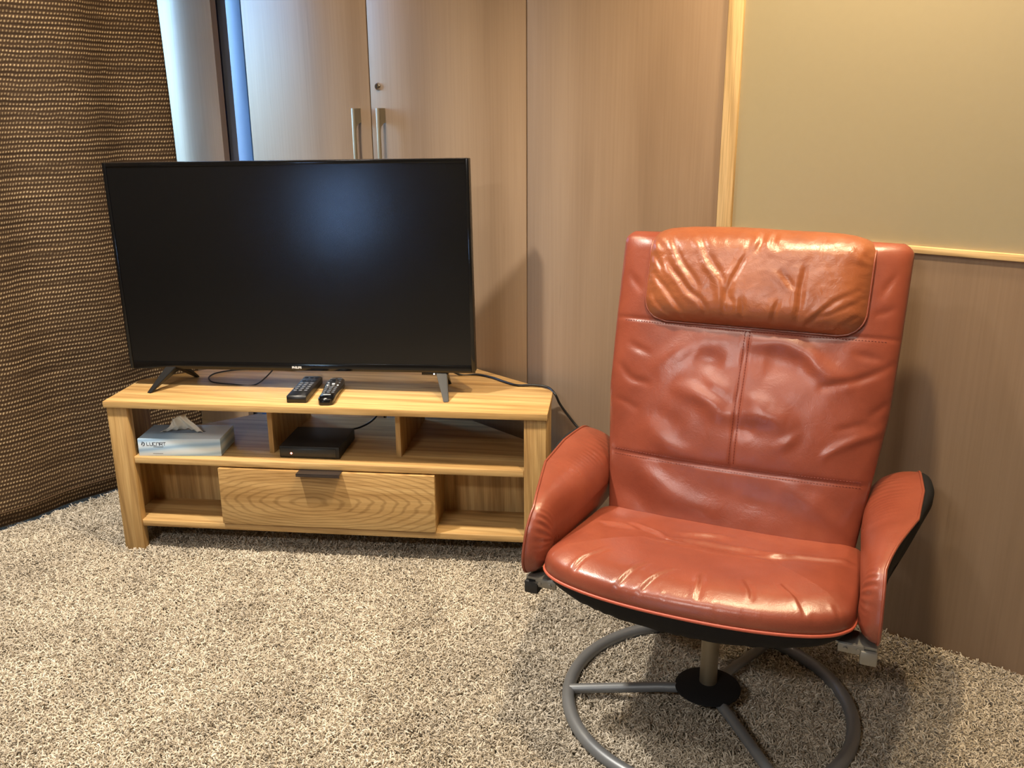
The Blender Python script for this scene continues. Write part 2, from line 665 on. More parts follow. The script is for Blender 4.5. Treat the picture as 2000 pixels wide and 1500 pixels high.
M_BLACK_GLOSS = plain('gloss_black_plastic', srgb(12, 12, 13), 0.12)
M_SCREEN = plain('dark_screen_glass', srgb(12, 12, 13), 0.17, spec=0.5)
M_HANDLE = plain('dark_bronze', srgb(70, 62, 60), 0.35, 0.6)
M_WHITE_INK = plain('white_ink', srgb(225, 225, 225), 0.5)
M_NAVY_INK = plain('navy_ink', srgb(28, 38, 60), 0.5)
M_KEY = plain('grey_rubber_key', srgb(92, 96, 104), 0.6)
M_KEY_LIGHT = plain('pale_rubber_key', srgb(200, 204, 210), 0.5)
M_TISSUE = plain('white_tissue', srgb(238, 232, 218), 0.9, 0, 0.06, 25)
M_CARTON = tissue_print()
M_CURTAIN = curtain_mat()
M_CORD = plain('black_cord', srgb(16, 16, 17), 0.5)
M_THREAD = plain('dark_red_thread', srgb(110, 40, 30), 0.7)
M_PAINT = plain('white_wall_paint', srgb(214, 206, 192), 0.7, 0, 0.03, 40)
M_WALL = plain('taupe_wall_paint', srgb(158, 144, 124), 0.7, 0, 0.03, 40)
M_CEIL = plain('white_ceiling_paint', srgb(232, 228, 220), 0.8)
M_DAYLIGHT_BLUE = plain('daylight_blue_tint', srgb(62, 98, 150), 0.5)  # blue of the daylight put into the colour of a white strip
M_FLOOR = plain('carpet_backing', srgb(132, 118, 98), 0.95, 0, 0.4, 120)
M_CARPET = carpet_mat()
M_GLASS = glass_mat()
M_CLAD = taupe_wood('pale_cladding', 1.25, 23.0, 0.30, 0.75)
M_GAP_SHADE = plain('gap_shade_slate', srgb(112, 120, 142), 0.6)  # shade of the recess put into its colour
M_GAP = plain('dark_carcass', srgb(40, 32, 26), 0.8)

# ------------------------------------------------------------------ room shell
XL, XR, YN, HC = -1.65, 3.2, -5.6, 2.5
FZ = -0.012


def struct(name, lo, hi, mat, parent=None):
    o = box(name, lo, hi, mat, parent, 0)
    if parent is None:
        o['kind'] = 'structure'
    return o


floor = struct('floor', (XL - 0.2, YN - 0.1, FZ - 0.1), (XR + 0.1, 0.75, FZ), M_FLOOR)
struct('ceiling', (XL - 0.2, YN - 0.1, HC), (XR + 0.1, 0.75, HC + 0.1), M_CEIL)
bounce_ground = struct('floor', (-6, -40, -0.2), (8, YN - 0.11, -0.1), plain('bounce_ground_pale', srgb(190, 190, 188), 0.8))  # unseen outdoor ground, added to bounce sky light into the screen reflection
wall_back = struct('wall_back', (XL, 0.60, FZ), (XR + 0.1, 0.70, HC), M_PAINT)
struct('wall_right', (XR, YN - 0.1, FZ), (XR + 0.1, 0.6, HC), M_WALL)
bm = bmesh.new()
for lo, hi in (((XL - 0.2, YN - 0.1, FZ), (0.68, YN, HC)), ((1.18, YN - 0.1, FZ), (XR, YN, HC)),
               ((0.68, YN - 0.1, FZ), (1.18, YN, 0.07)), ((0.68, YN - 0.1, 0.71), (1.18, YN, HC))):
    add_box(bm, lo, hi)
wf = from_bm('wall_front', bm, M_WALL)
wf['kind'] = 'structure'
glow_win = box('added_glow_window', (0.68, YN - 0.07, 0.07), (1.18, YN - 0.03, 0.10), M_PAINT, None, 0.003)  # unseen low window added to give the screen its blue reflection
glow_win['kind'] = 'structure'
box('frame', (0.68, YN - 0.07, 0.68), (1.18, YN - 0.03, 0.71), M_PAINT, glow_win, 0.003)
for x in (0.68, 1.15):
    box('frame', (x, YN - 0.07, 0.10), (x + 0.03, YN - 0.03, 0.68), M_PAINT, glow_win, 0.003)
box('pane', (0.71, YN - 0.052, 0.10), (1.15, YN - 0.048, 0.68), M_GLASS, glow_win, 0)

# lower taupe panel and the wall behind the board, to the right of the wardrobe
box('panel', (0.566, -0.0, FZ), (XR, 0.02, 0.897), M_DOOR[3], wall_back, 0)
box('stud_panel', (0.566, 0.02, FZ), (XR, 0.10, HC), M_PAINT, wall_back, 0)

# window wall (left), opening Y -2.50 .. -0.20
bm = bmesh.new()
WY0, WY1, WZ0, WZ1 = -2.50, -0.004, 0.30, 1.90
for lo, hi in (((XL - 0.1, WY1, FZ), (XL, 0.60, HC)), ((XL - 0.1, YN, FZ), (XL, WY0, HC)),
               ((XL - 0.1, WY0, FZ), (XL, WY1, WZ0)), ((XL - 0.1, WY0, WZ1), (XL, WY1, HC))):
    add_box(bm, lo, hi)
wl = from_bm('wall_left', bm, M_PAINT)
wl['kind'] = 'structure'
win = box('window_1', (XL - 0.09, WY0, WZ0), (XL - 0.05, WY1, WZ0 + 0.04), M_PAINT, None, 0.004)
win['kind'] = 'structure'
box('frame', (XL - 0.09, WY0, WZ1 - 0.04), (XL - 0.05, WY1, WZ1), M_PAINT, win, 0.004)
for y, fw in ((WY0, 0.04), (-1.38, 0.05), (WY1 - 0.018, 0.018)):
    box('frame', (XL - 0.09, y, WZ0 + 0.04), (XL - 0.05, y + fw, WZ1 - 0.04), M_PAINT, win, 0.004)
for y0_, y1_ in ((WY0 + 0.04, -1.38), (-1.33, WY1 - 0.018)):
    box('pane', (XL - 0.072, y0_, WZ0 + 0.04), (XL - 0.068, y1_, WZ1 - 0.04), M_GLASS, win, 0)

# wood cladding between window and wardrobe, a gap backed by a shade-coloured sheet, then a white filler strip tinted daylight blue
arc = [(-1.64, 0.0)]
px_, py2 = -1.60, 0.0
for k in range(13):
    arc.append((px_, py2))
    a = R(24) * (k / 12)
    px_ += 0.0180 * math.cos(a)
    py2 += 0.0180 * math.sin(a)
arc += [(arc[-1][0] - 0.01, arc[-1][1] + 0.03), (-1.64, 0.05)]
o = prism('trim_1', arc, FZ, HC, M_CLAD, None, 0)
smooth_by_angle(o.data, 20)
o['kind'] = 'structure'
o = box('trim_2', (-1.250, 0.0, FZ), (-1.1735, 0.02, HC), M_DAYLIGHT_BLUE, None, 0.001)
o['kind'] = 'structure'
o = box('trim_3', (-1.50, 0.11, FZ), (-1.20, 0.13, HC), M_GAP_SHADE, None, 0)
o['kind'] = 'structure'

# ------------------------------------------------------------------ wardrobe
wd = empty('wardrobe', (0, 0, FZ))
tag(wd, 'tall built-in wardrobe with flat taupe wood-grain doors behind the television', 'wardrobe')
Z0 = 0.0 - FZ
box('carcass', (-1.168, 0.022, 0.0), (0.562, 0.58, HC - FZ - 0.002), M_GAP, wd, 0)


def door(x0, x1, mat):
    return box('door', (x0 + 0.0022, 0.0, 0.012), (x1 - 0.0022, 0.020, HC - FZ - 0.01), mat, wd, 0.0004)


d1 = door(-1.170, -0.5855, M_DOOR[0])
d2 = door(-0.5855, 0.0, M_DOOR[1])
d3 = door(0.0, 0.563, M_DOOR[2])


def bow_handle(x, parent):
    """upright bow handle: flat bar standing off the door on two solid ends"""
    zt, ln, dp, w, pl = 1.195 - FZ, 0.24, 0.030, 0.010, 0.058
    bm = bmesh.new()
    add_box(bm, (x - w, -dp, zt - ln), (x, -dp + 0.008, zt), 0.0008)
    for zo, sg in ((zt, -1), (zt - ln, 1)):
        q = [(-dp + 0.0085, zo), (0.0, zo), (0.0, zo + sg * pl * 0.7), (-dp * 0.35, zo + sg * pl * 0.78), (-dp * 0.65, zo + sg * pl * 0.92), (-dp + 0.0085, zo + sg * pl * 1.1)]
        a = [bm.verts.new((x - w, p[0], p[1])) for p in q]
        b = [bm.verts.new((x, p[0], p[1])) for p in q]
        bm.faces.new(a)
        bm.faces.new(b[::-1])
        for k in range(len(q)):
            k2 = (k + 1) % len(q)
            bm.faces.new((a[k], b[k], b[k2], a[k2]))
    return from_bm('handle', bm, M_NICKEL, parent, 30)


h = bow_handle(-0.630, d1)
h = bow_handle(-0.525, d2)
lk = lathe('lock', [(0, 0.006), (0.004, 0.006), (0.0085, 0.0055), (0.0105, 0.003), (0.0115, 0.0)], M_CHROME, d2, 28)
lk.location = (-0.551, -0.0, 1.257 - FZ)
lk.rotation_euler = (R(90), 0, 0)
bm = bmesh.new()
add_box(bm, (-0.552, -0.0068, 1.252 - FZ), (-0.550, -0.0055, 1.262 - FZ))
from_bm('keyhole', bm, M_BLACK, d2)

# ------------------------------------------------------------------ framed board
pb = empty('framed_board', (0.6, 0, 0.9))
tag(pb, 'large grey-green matt board in a pale maple frame on the right wall', 'board')
box('board', (0.0, 0.004, 0.011), (2.4, 0.018, 1.59), M_BOARD, pb, 0)
box('frame_strip', (-0.036, -0.006, -0.003), (0.0, 0.02, 1.59), M_TRIM, pb, 0.001)
box('frame_strip', (0.0, -0.006, -0.003), (2.4, 0.019, 0.011), M_TRIM_X, pb, 0.001)

# ------------------------------------------------------------------ curtain
L0, L1 = -0.295, -2.6     # Y range of the curtain
nu, nv = 240, 40
ys = np.linspace(L0, L1, nu)
zs = np.linspace(0.012, 2.38, nv)
sfold = (L0 - ys)


def fold(s, z):
    x = -1.205 + 0.021 * np.sin(s * 20.0 + 1.7) * (0.8 + 0.2 * np.sin(s * 3.1)) + 0.003 * np.sin(s * 33.0 + 0.4)
    amp = 0.3 + 0.7 * min(1.0, z / 1.2)
    return (x + 1.205) * amp - 1.205


def curtain_grid(off):
    V = np.zeros((nv, nu, 3))
    for j, z in enumerate(zs):
        V[j, :, 0] = fold(sfold, z) + off
        V[j, :, 1] = ys + 0.012 * math.sin(z * 2.1) * np.exp(-sfold * 3)
        V[j, :, 2] = z
    return V


Vf, Vb = curtain_grid(0.0), curtain_grid(-0.004)
verts = Vf.reshape(-1, 3).tolist() + Vb.reshape(-1, 3).tolist()
faces = []
K = nv * nu
for j in range(nv - 1):
    for i in range(nu - 1):
        a, b_, c, d = j * nu + i, j * nu + i + 1, (j + 1) * nu + i + 1, (j + 1) * nu + i
        faces.append((a, d, c, b_))
        faces.append((K + a, K + b_, K + c, K + d))
for j in range(nv - 1):
    for i in (0, nu - 1):
        a, d = j * nu + i, (j + 1) * nu + i
        faces.append((a, K + a, K + d, d) if i == 0 else (a, d, K + d, K + a))
for i in range(nu - 1):
    a, b_ = i, i + 1
    faces.append((a, b_, K + b_, K + a))
    a, b_ = (nv - 1) * nu + i, (nv - 1) * nu + i + 1
    faces.append((a, K + a, K + b_, b_))
me = bpy.data.meshes.new('curtain')
me.from_pydata(verts, [], faces)
uv = me.uv_layers.new(name='UVMap')
arc = np.concatenate([[0], np.cumsum(np.hypot(np.diff(ys), np.diff(fold(sfold, 1.2))))])
idx = np.zeros(len(me.loops), dtype=np.int32)
me.loops.foreach_get('vertex_index', idx)
ii = idx % K
uvs = np.stack([arc[ii % nu], zs[ii // nu]], 1).ravel()
uv.data.foreach_set('uv', uvs.astype(np.float32))
me.polygons.foreach_set('use_smooth', [True] * len(me.polygons))
cur = link('curtain', me, M_CURTAIN)
tag(cur, 'floor-length coarse brown woven curtain hanging left of the television', 'curtain')
hm = bmesh.new()
pts = [(float(fold(s, 0.06)) + 0.001, float(y), 0.055) for s, y in zip(sfold[::3], ys[::3])]
add_tube(hm, pts, 0.0028, 6)
from_bm('hem_fold', hm, M_CURTAIN, cur, 60)

# ------------------------------------------------------------------ TV stand
T3 = Matrix.Translation((1.5174, -2.0569, 0)) @ Matrix.Rotation(YAW, 4, 'Z')
so = T3 @ Vector((-1.105, 2.366, 0))
STW = R(-6.5) + YAW
st = empty('corner_tv_stand', (so.x, so.y, 0), STW)
tag(st, 'light oak corner cabinet on square legs carrying the television', 'tv stand')
W, H = 1.203, 0.444
HEX = [(0, 0), (W, 0), (W, 0.205), (0.955, 0.413), (0.245, 0.413), (0, 0.205)]


def inset(d):
    return [(d, 0.012), (W - d, 0.012), (W - d, 0.200), (0.945, 0.402), (0.258, 0.402), (d, 0.200)]


prism('top', HEX, H - 0.018, H, M_OAK_X, st)
prism('shelf', [(0.064, 0.012), (W - 0.064, 0.012), (W - 0.022, 0.07), (W - 0.022, 0.198), (0.945, 0.402), (0.258, 0.402), (0.022, 0.198), (0.022, 0.07)], 0.263, 0.281, M_OAK_X2, st)
prism('bottom_shelf', [(0.064, 0.012), (W - 0.064, 0.012), (W - 0.022, 0.07), (W - 0.022, 0.198), (0.945, 0.402), (0.258, 0.402), (0.022, 0.198), (0.022, 0.07)], 0.074, 0.092, M_OAK_X2, st)
for x0 in (0.004, W - 0.062):
    box('leg', (x0, 0.008, FZ), (x0 + 0.058, 0.036, H - 0.018), M_OAK_Z, st, 0.002)
for x0 in (0.275, 0.870):
    box('leg', (x0, 0.372, FZ), (x0 + 0.05, 0.400, 0.074), M_OAK_Z, st, 0.002)
for x0 in (0.004, W - 0.022):
    box('side_panel', (x0, 0.036, 0.040), (x0 + 0.018, 0.200, H - 0.018), M_OAK_Z, st)
for x0 in (0.425, 0.784):
    box('divider', (x0, 0.078, 0.281), (x0 + 0.014, 0.400, H - 0.018), M_OAK_Z, st)
for x0 in (0.306, 0.884):
    box('divider', (x0, 0.030, 0.092), (x0 + 0.014, 0.166, 0.263), M_OAK_Z, st)
box('back_panel', (0.022, 0.166, 0.092), (W - 0.022, 0.176, 0.263), M_OAK_Z, st, 0)
dr = box('drawer', (0.303, 0.004, 0.096), (0.902, 0.020, 0.2595), M_OAK_CATH, st, 0.0012)
bm = bmesh.new()
add_box(bm, (0.531, -0.020, 0.2605), (0.650, 0.021, 0.2622), 0.0004)
add_box(bm, (0.531, -0.020, 0.254), (0.650, -0.0185, 0.2622), 0.0004)
from_bm('drawer_handle', bm, M_HANDLE, dr, 40)
bm = bmesh.new()
add_box(bm, (0.322, 0.020, 0.104), (0.882, 0.160, 0.240))
from_bm('drawer_box', bm, M_OAK_X2, dr)


def on_stand(x, y, z=0.0):
    v = st_m @ Vector((x, y, z))
    return v


st_m = Matrix.Translation((so.x, so.y, 0)) @ Matrix.Rotation(STW, 4, 'Z')

# ------------------------------------------------------------------ television
tvp = on_stand(0.503, 0.162, H)
tv = empty('television', tvp, STW - R(0.4))
tag(tv, 'black flat screen television on splayed feet on top of the oak stand', 'television')
# local: x across, y back, z up from the stand top; panel rolled by a fraction of a degree
roll = Matrix.Rotation(R(-0.7), 4, 'Y')
TW, TB, TT = 0.988, 0.057, 0.623


def tvbox(name, lo, hi, mat, parent, bev=0.002):
    return box(name, lo, hi, mat, parent, bev, roll)


bm = bmesh.new()
add_box(bm, (-TW / 2, -0.012, TB), (TW / 2, 0.016, TT), 0.004, roll)
add_box(bm, (-TW / 2 + 0.08, 0.014, TB + 0.02), (TW / 2 - 0.08, 0.055, TT - 0.17), 0.012, roll)
housing = from_bm('housing', bm, M_BLACK, tv, 40)
# bezel frame proud of the screen
bm = bmesh.new()
x0, x1 = -TW / 2, TW / 2
for lo, hi in (((x0, -0.016, TB), (x0 + 0.010, -0.010, TT)), ((x1 - 0.010, -0.016, TB), (x1, -0.010, TT)),
               ((x0 + 0.010, -0.016, TT - 0.010), (x1 - 0.010, -0.010, TT)), ((x0 + 0.010, -0.017, TB), (x1 - 0.010, -0.010, TB + 0.021))):
    add_box(bm, lo, hi, 0.0012, roll)
from_bm('bezel', bm, M_BLACK_GLOSS, tv, 40)
tvbox('screen', (x0 + 0.010, -0.0135, TB + 0.021), (x1 - 0.010, -0.0118, TT - 0.010), M_SCREEN, tv, 0)


def foot(xa, xf, xr):
    bm = bmesh.new()
    zt = TB + 0.006

    def leg(p0, p1, w0, w1, t):
        a, b_ = Vector(p0), Vector(p1)
        d = (b_ - a).normalized()
        s = Vector((1, 0, 0))
        s = (s - d * s.dot(d)).normalized()
        n_ = d.cross(s)
        ra = [a + s * w0 * i + n_ * t * j for i, j in ((-1, -1), (1, -1), (1, 1), (-1, 1))]
        rb = [b_ + s * w1 * i + n_ * t * 0.6 * j for i, j in ((-1, -1), (1, -1), (1, 1), (-1, 1))]
        rb = [Vector((p.x, p.y, 0.0005)) if p.z < 0.012 else p for p in rb]
        va = [bm.verts.new(p) for p in ra]
        vb = [bm.verts.new(p) for p in rb]
        bm.faces.new(va[::-1])
        bm.faces.new(vb)
        for k in range(4):
            bm.faces.new((va[k], va[(k + 1) % 4], vb[(k + 1) % 4], vb[k]))
    leg((xa, 0.004, zt), (xf, -0.080, 0.001), 0.016, 0.007, 0.011)
    leg((xa, 0.004, zt), (xr, 0.086, 0.001), 0.014, 0.008, 0.010)
    bmesh.ops.bevel(bm, geom=list(bm.edges), offset=0.0012, segments=2, affect='EDGES')
    return from_bm('foot', bm, M_BLACK, tv, 40)


foot(-0.366, -0.412, -0.350)
foot(0.396, 0.424, 0.400)
ir = tvbox('sensor_bar', (0.345, -0.012, TB - 0.008), (0.418, 0.004, TB + 0.001), M_BLACK_GLOSS, tv, 0.001)
bm = bmesh.new()
add_box(bm, (0.378, -0.0128, TB - 0.0065), (0.3815, -0.0118, TB - 0.003), 0, roll)
from_bm('standby_light', bm, emit('standby_glow', (1, 0.9, 0.8, 1), 3.0), ir)


def text_mesh(name, body, size, mat, parent, mtx, extrude=0.0002, bold=0.0):
    cu = bpy.data.curves.new(name, 'FONT')
    cu.body = body
    cu.size = size
    cu.extrude = extrude
    cu.offset = bold
    cu.align_x = 'CENTER'
    tmp = bpy.data.objects.new(name + '_tmp', cu)
    COL.objects.link(tmp)
    bpy.context.view_layer.update()
    me = bpy.data.meshes.new_from_object(tmp.evaluated_get(bpy.context.evaluated_depsgraph_get()))
    bpy.data.objects.remove(tmp, do_unlink=True)
    me.transform(mtx)
    me.name = name
    return link(name, me, mat, parent)


text_mesh('lettering', 'PHILIPS', 0.0085, M_WHITE_INK, tv,
          roll @ Matrix.Translation((-0.005, -0.0174, TB + 0.0065)) @ Matrix.Rotation(R(90), 4, 'X'), 0.0002, 0.0003)

# ------------------------------------------------------------------ cords


def ribbon_pts(pts, sub=10):
    return [tuple(p) for p in catmull(pts, sub)]


T2 = st_m
zt = H + 0.0035
pts = [(0.80, 0.235, 0.60), (0.86, 0.30, 0.50), (0.92, 0.330, zt), (0.972, 0.334, zt), (1.021, 0.306, zt), (1.060, 0.268, zt), (1.100, 0.238, zt),
       (1.144, 0.237, zt + 0.002), (1.186, 0.226, zt)]
wpts = [T2 @ Vector(p) for p in pts]
# then over the chamfered edge and down along the wall behind the chair
end = [T2 @ Vector((1.209, 0.190, 0.440)), Vector((0.153, -0.055, 0.410)), Vector((0.172, -0.040, 0.375)), Vector((0.205, -0.030, 0.338)), Vector((0.30, -0.03, 0.28)), Vector((0.40, -0.02, 0.15)), Vector((0.45, -0.02, 0.0))]
o = tube('power_cord', ribbon_pts(wpts + end), 0.0033, M_CORD)
tag(o, 'black power cord trailing from the television over the stand end toward the armchair', 'cord')
zt = H + 0.0025
pts = [(0.52, 0.235, 0.56), (0.50, 0.31, 0.47), (0.42, 0.335, zt), (0.33, 0.337, zt), (0.245, 0.325, zt), (0.200, 0.290, zt), (0.192, 0.254, zt), (0.203, 0.222, zt), (0.230, 0.192, zt), (0.285, 0.180, zt), (0.36, 0.185, zt), (0.42, 0.20, 0.50)]
o = tube('aerial_cable', ribbon_pts([T2 @ Vector(p) for p in pts]), 0.0020, M_CORD)
tag(o, 'thin dark cable looping on the stand under the left of the television', 'cable')

# ------------------------------------------------------------------ remotes


def slab(outline, z0, z1, top_in=0.002):
    bm = bmesh.new()
    lay = [(0.0, z0 + 0.002), (0.0, z1 - top_in), (top_in, z1)]
    base = [(0.002, z0)] + lay
    cx_ = sum(p[0] for p in outline) / len(outline)
    cy_ = sum(p[1] for p in outline) / len(outline)
    rows = []
    for ins, z in base:
        rows.append([bm.verts.new((cx_ + (p[0] - cx_) * (1 - ins / 0.022), cy_ + (p[1] - cy_) * (1 - ins / 0.09), z)) for p in outline])
    n = len(outline)
    for a, b_ in zip(rows, rows[1:]):
        for k in range(n):
            bm.faces.new((a[k], a[(k + 1) % n], b_[(k + 1) % n], b_[k]))
    bm.faces.new(rows[0][::-1])
    bm.faces.new(rows[-1])
    return bm


def keys(parent, rows, z, mat, name='keys'):
    bm = bmesh.new()
    for (x, y, w, l) in rows:
        add_box(bm, (x - w / 2, y - l / 2, z - 0.0005), (x + w / 2, y + l / 2, z + 0.0012), 0.0004, None, 1)
    o = from_bm(name, bm, mat, parent, 40)
    o['kind'] = 'stuff'
    return o


def loc2(x, y, z):
    v = on_stand(x, y, z)
    return (v.x, v.y, v.z)


# remote with squared ends: front centre (.527,.035) -> back (.515,.215)
r1 = empty('remote_control', loc2(0.523, 0.128, H), STW + R(4))
tag(r1, 'black remote control with square ends, the left one of two before the television', 'remote control')
ol = [(-0.026, -0.094), (0.026, -0.094), (0.0275, -0.088), (0.0265, 0.02), (0.0265, 0.088), (0.022, 0.092), (-0.022, 0.092), (-0.0265, 0.088), (-0.0265, 0.02), (-0.0275, -0.088)]
from_bm('body', slab(ol, 0.0, 0.021, 0.003), M_BLACK, r1, 50)
ks = []
for j in range(5):
    for i in (-1, 0, 1):
        ks.append((i * 0.0145, -0.048 + j * 0.017, 0.009, 0.0075))
for i in (-1, 0, 1):
    ks.append((i * 0.0145, 0.045, 0.009, 0.008))
    ks.append((i * 0.0145, 0.075, 0.009, 0.006))
keys(r1, ks, 0.021, M_KEY)
# remote with waisted, rounded body
r2 = empty('remote_control', loc2(0.601, 0.117, H), STW + R(7))
tag(r2, 'slim black remote control with rounded end and white keys, the right one of two', 'remote control')
ol = []
for k in range(40):
    a = 2 * math.pi * k / 40
    cy, sx = math.sin(a), math.cos(a)
    y = 0.100 * math.copysign(abs(cy) ** 0.55, cy)
    x = (0.0235 - 0.0028 * math.cos((y + 0.03) * 32)) * math.copysign(abs(sx) ** 0.42, sx)
    ol.append((x, y))
from_bm('body', slab(ol, 0.0, 0.020, 0.004), M_BLACK_GLOSS, r2, 50)
ks = [(i * 0.012, -0.045 + j * 0.015, 0.007, 0.006) for j in range(4) for i in (-1, 0, 1)]
keys(r2, ks, 0.020, M_KEY)
keys(r2, [(-0.0095, 0.083, 0.014, 0.005), (0.0095, 0.083, 0.014, 0.005), (0, 0.033, 0.008, 0.010), (-0.014, 0.020, 0.005, 0.007), (0.014, 0.020, 0.005, 0.007),
          (-0.015, 0.045, 0.005, 0.006), (0.015, 0.045, 0.005, 0.006), (0, -0.066, 0.020, 0.0025), (-0.013, 0.066, 0.007, 0.003), (0.013, 0.066, 0.007, 0.003)], 0.020, M_KEY_LIGHT, 'pale_keys')

# ------------------------------------------------------------------ tissue box
tb = empty('tissue_box', loc2(0.073, 0.022, 0.281), STW + R(5))
tag(tb, 'pale blue tissue box with a pulled-up tissue on the left end of the shelf', 'tissue box')
BW, BD, BH = 0.229, 0.118, 0.050
bm = bmesh.new()
add_box(bm, (0, 0, 0), (BW, BD, BH), 0.0012)
from_bm('carton', bm, M_CARTON, tb, 40)
bm = bmesh.new()
pts = [(BW / 2 - 0.006 + 0.062 * math.cos(2 * math.pi * k / 28), BD / 2 + 0.012 * math.sin(2 * math.pi * k / 28), BH + 0.0006) for k in range(28)]
bm.faces.new([bm.verts.new(p) for p in pts])
from_bm('slot_rim', bm, plain('slot_shade_blue', srgb(128, 146, 170), 0.6), tb)
# folded tissue standing out of the slot: a pleated double sheet with a wide base
nu_, nv_ = 36, 16
V = np.zeros((nv_, nu_, 3))
for j in range(nv_):
    v = j / (nv_ - 1)
    for i in range(nu_):
        u = i / (nu_ - 1) * 2 - 1
        hw = 0.040 * (1 - v) ** 1.5 + 0.021
        top = 0.046 + 0.006 * math.sin(u * 2.2 + 0.5)
        V[j, i] = (0.106 + u * hw + 0.004 * math.sin(v * 5), BD / 2 + 0.012 * (1 - v) * math.cos(u * 3.0) + 0.007 * math.sin(u * 7 + v * 3) * (0.4 + 0.6 * v) - 0.008 * v, BH + 0.001 + top * v ** 1.15 + 0.004 * (1 - v) * abs(math.sin(u * 9)))
o = grid_obj('tissue', V, M_TISSUE, tb)
md = o.modifiers.new('thickness', 'SOLIDIFY')
md.thickness = 0.0008


def strokes(name, polys, w, mat, parent, mtx, depth=0.0003):
    """flat stroke lettering from poly-lines in 2D"""
    bm = bmesh.new()
    for pl in polys:
        for a, b_ in zip(pl, pl[1:]):
            a, b_ = Vector((a[0], a[1], 0)), Vector((b_[0], b_[1], 0))
            d = (b_ - a).normalized()
            s = Vector((-d.y, d.x, 0)) * w / 2
            e = d * w * 0.35
            bm.faces.new([bm.verts.new(p) for p in (a - s - e, b_ - s + e, b_ + s + e, a + s - e)])
    bmesh.ops.transform(bm, matrix=mtx, verts=bm.verts)
    return from_bm(name, bm, mat, parent)


ft = Matrix.Translation((0, -0.0005, 0)) @ Matrix.Rotation(R(90), 4, 'X')
L_ = []
u = 0.0078
hgt = 0.0088
x = 0.025
z = 0.031
dx = 0.0092
L_.append([(x, z + hgt), (x, z), (x + 0.0062, z)])
x += dx * 0.93
L_.append([(x, z + hgt), (x, z + 0.001), (x + 0.001, z), (x + u - 0.0015, z), (x + u - 0.0005, z + 0.001), (x + u - 0.0005, z + hgt)])
x += dx
L_.append([(x + u - 0.001, z + hgt), (x + 0.001, z + hgt), (x, z + hgt - 0.001), (x, z + 0.001), (x + 0.001, z), (x + u - 0.001, z)])
x += dx
L_.append([(x, z), (x, z + hgt - 0.0015), (x + 0.0015, z + hgt), (x + u - 0.002, z + hgt), (x + u - 0.0005, z + hgt - 0.0015), (x + u - 0.0005, z)])
x += dx
L_.append([(x, z), (x, z + hgt), (x + u - 0.0015, z + hgt), (x + u - 0.0005, z + hgt - 0.001), (x + u - 0.0005, z + hgt * 0.55), (x + u - 0.0015, z + hgt * 0.47), (x, z + hgt * 0.47)])
L_.append([(x + u * 0.45, z + hgt * 0.47), (x + u - 0.0005, z)])
x += dx
L_.append([(x - 0.0005, z + hgt), (x + u - 0.0005, z + hgt)])
L_.append([(x + u / 2 - 0.0005, z + hgt), (x + u / 2 - 0.0005, z)])
strokes('lettering', L_, 0.0014, M_NAVY_INK, tb, ft)
sm_ = [[(0.043 + k * 0.0035, 0.0272), (0.043 + k * 0.0035 + 0.0024, 0.0272)] for k in range(8)]
strokes('small_print', sm_, 0.0013, M_NAVY_INK, tb, ft)
sm_ = [[(0.040 + k * 0.004, 0.0075), (0.040 + k * 0.004 + 0.003, 0.0075)] for k in range(7)]
strokes('small_print', sm_, 0.0012, M_KEY, tb, ft)
# round emblem with a slanted leaf
bm = bmesh.new()
cxx, czz, rr_ = 0.0135, 0.0355, 0.0062
for k in range(22):
    a0, a1 = -2.0 + k * 0.2, -2.0 + (k + 1) * 0.2
    w0 = 0.0022 * math.sin(math.pi * k / 22) + 0.0003
    w1 = 0.0022 * math.sin(math.pi * (k + 1) / 22) + 0.0003
    bm.faces.new([bm.verts.new(Vector((cxx + r_ * math.cos(a), czz + r_ * math.sin(a), 0))) for r_, a in ((rr_ - w0, a0), (rr_, a0), (rr_, a1), (rr_ - w1, a1))])
bm.faces.new([bm.verts.new(Vector((cxx - 0.0045 + p[0], czz - 0.0035 + p[1], 0))) for p in ((0, 0), (0.0030, 0.0008), (0.0050, 0.0045), (0.0048, 0.0075), (0.0020, 0.0055), (0.0008, 0.003))])
bmesh.ops.transform(bm, matrix=ft, verts=bm.verts)
from_bm('emblem', bm, M_NAVY_INK, tb)

# ------------------------------------------------------------------ set-top box
sb = empty('set_top_box', loc2(0.466, 0.044, 0.281), STW + R(0.6))
tag(sb, 'black set-top box with a glowing red light on the middle of the shelf', 'set-top box')
box('case', (0, 0.001, 0.0015), (0.168, 0.160, 0.035), M_BLACK_MATT, sb, 0.003)
fp = box('front_panel', (0.004, -0.0008, 0.007), (0.158, 0.0012, 0.030), plain('smoked_panel', srgb(46, 45, 44), 0.3, 0, 0.3, 300), sb, 0.0008)
for fx in (0.015, 0.150):
    for fy in (0.015, 0.145):
        box('rubber_foot', (fx - 0.006, fy - 0.006, 0), (fx + 0.006, fy + 0.006, 0.002), M_BLACK_MATT, sb, 0)
o = lathe('indicator_light', [(0, 0.0012), (0.0022, 0.0008), (0.0028, 0)], emit('red_glow', (1.0, 0.16, 0.10, 1), 9.0), sb, 16)
o.location = (0.034, -0.0008, 0.015)
o.rotation_euler = (R(90), 0, 0)
pts = [(0.60, 0.215, 0.305), (0.635, 0.26, 0.30), (0.68, 0.27, 0.33), (0.71, 0.31, 0.39), (0.70, 0.37, 0.40), (0.66, 0.43, 0.36), (0.66, 0.45, 0.20), (0.66, 0.44, 0.0)]
o = tube('signal_cable', ribbon_pts([T2 @ Vector(p) for p in pts]), 0.0028, M_CORD)
tag(o, 'black cable curving up from the back of the set-top box', 'cable')

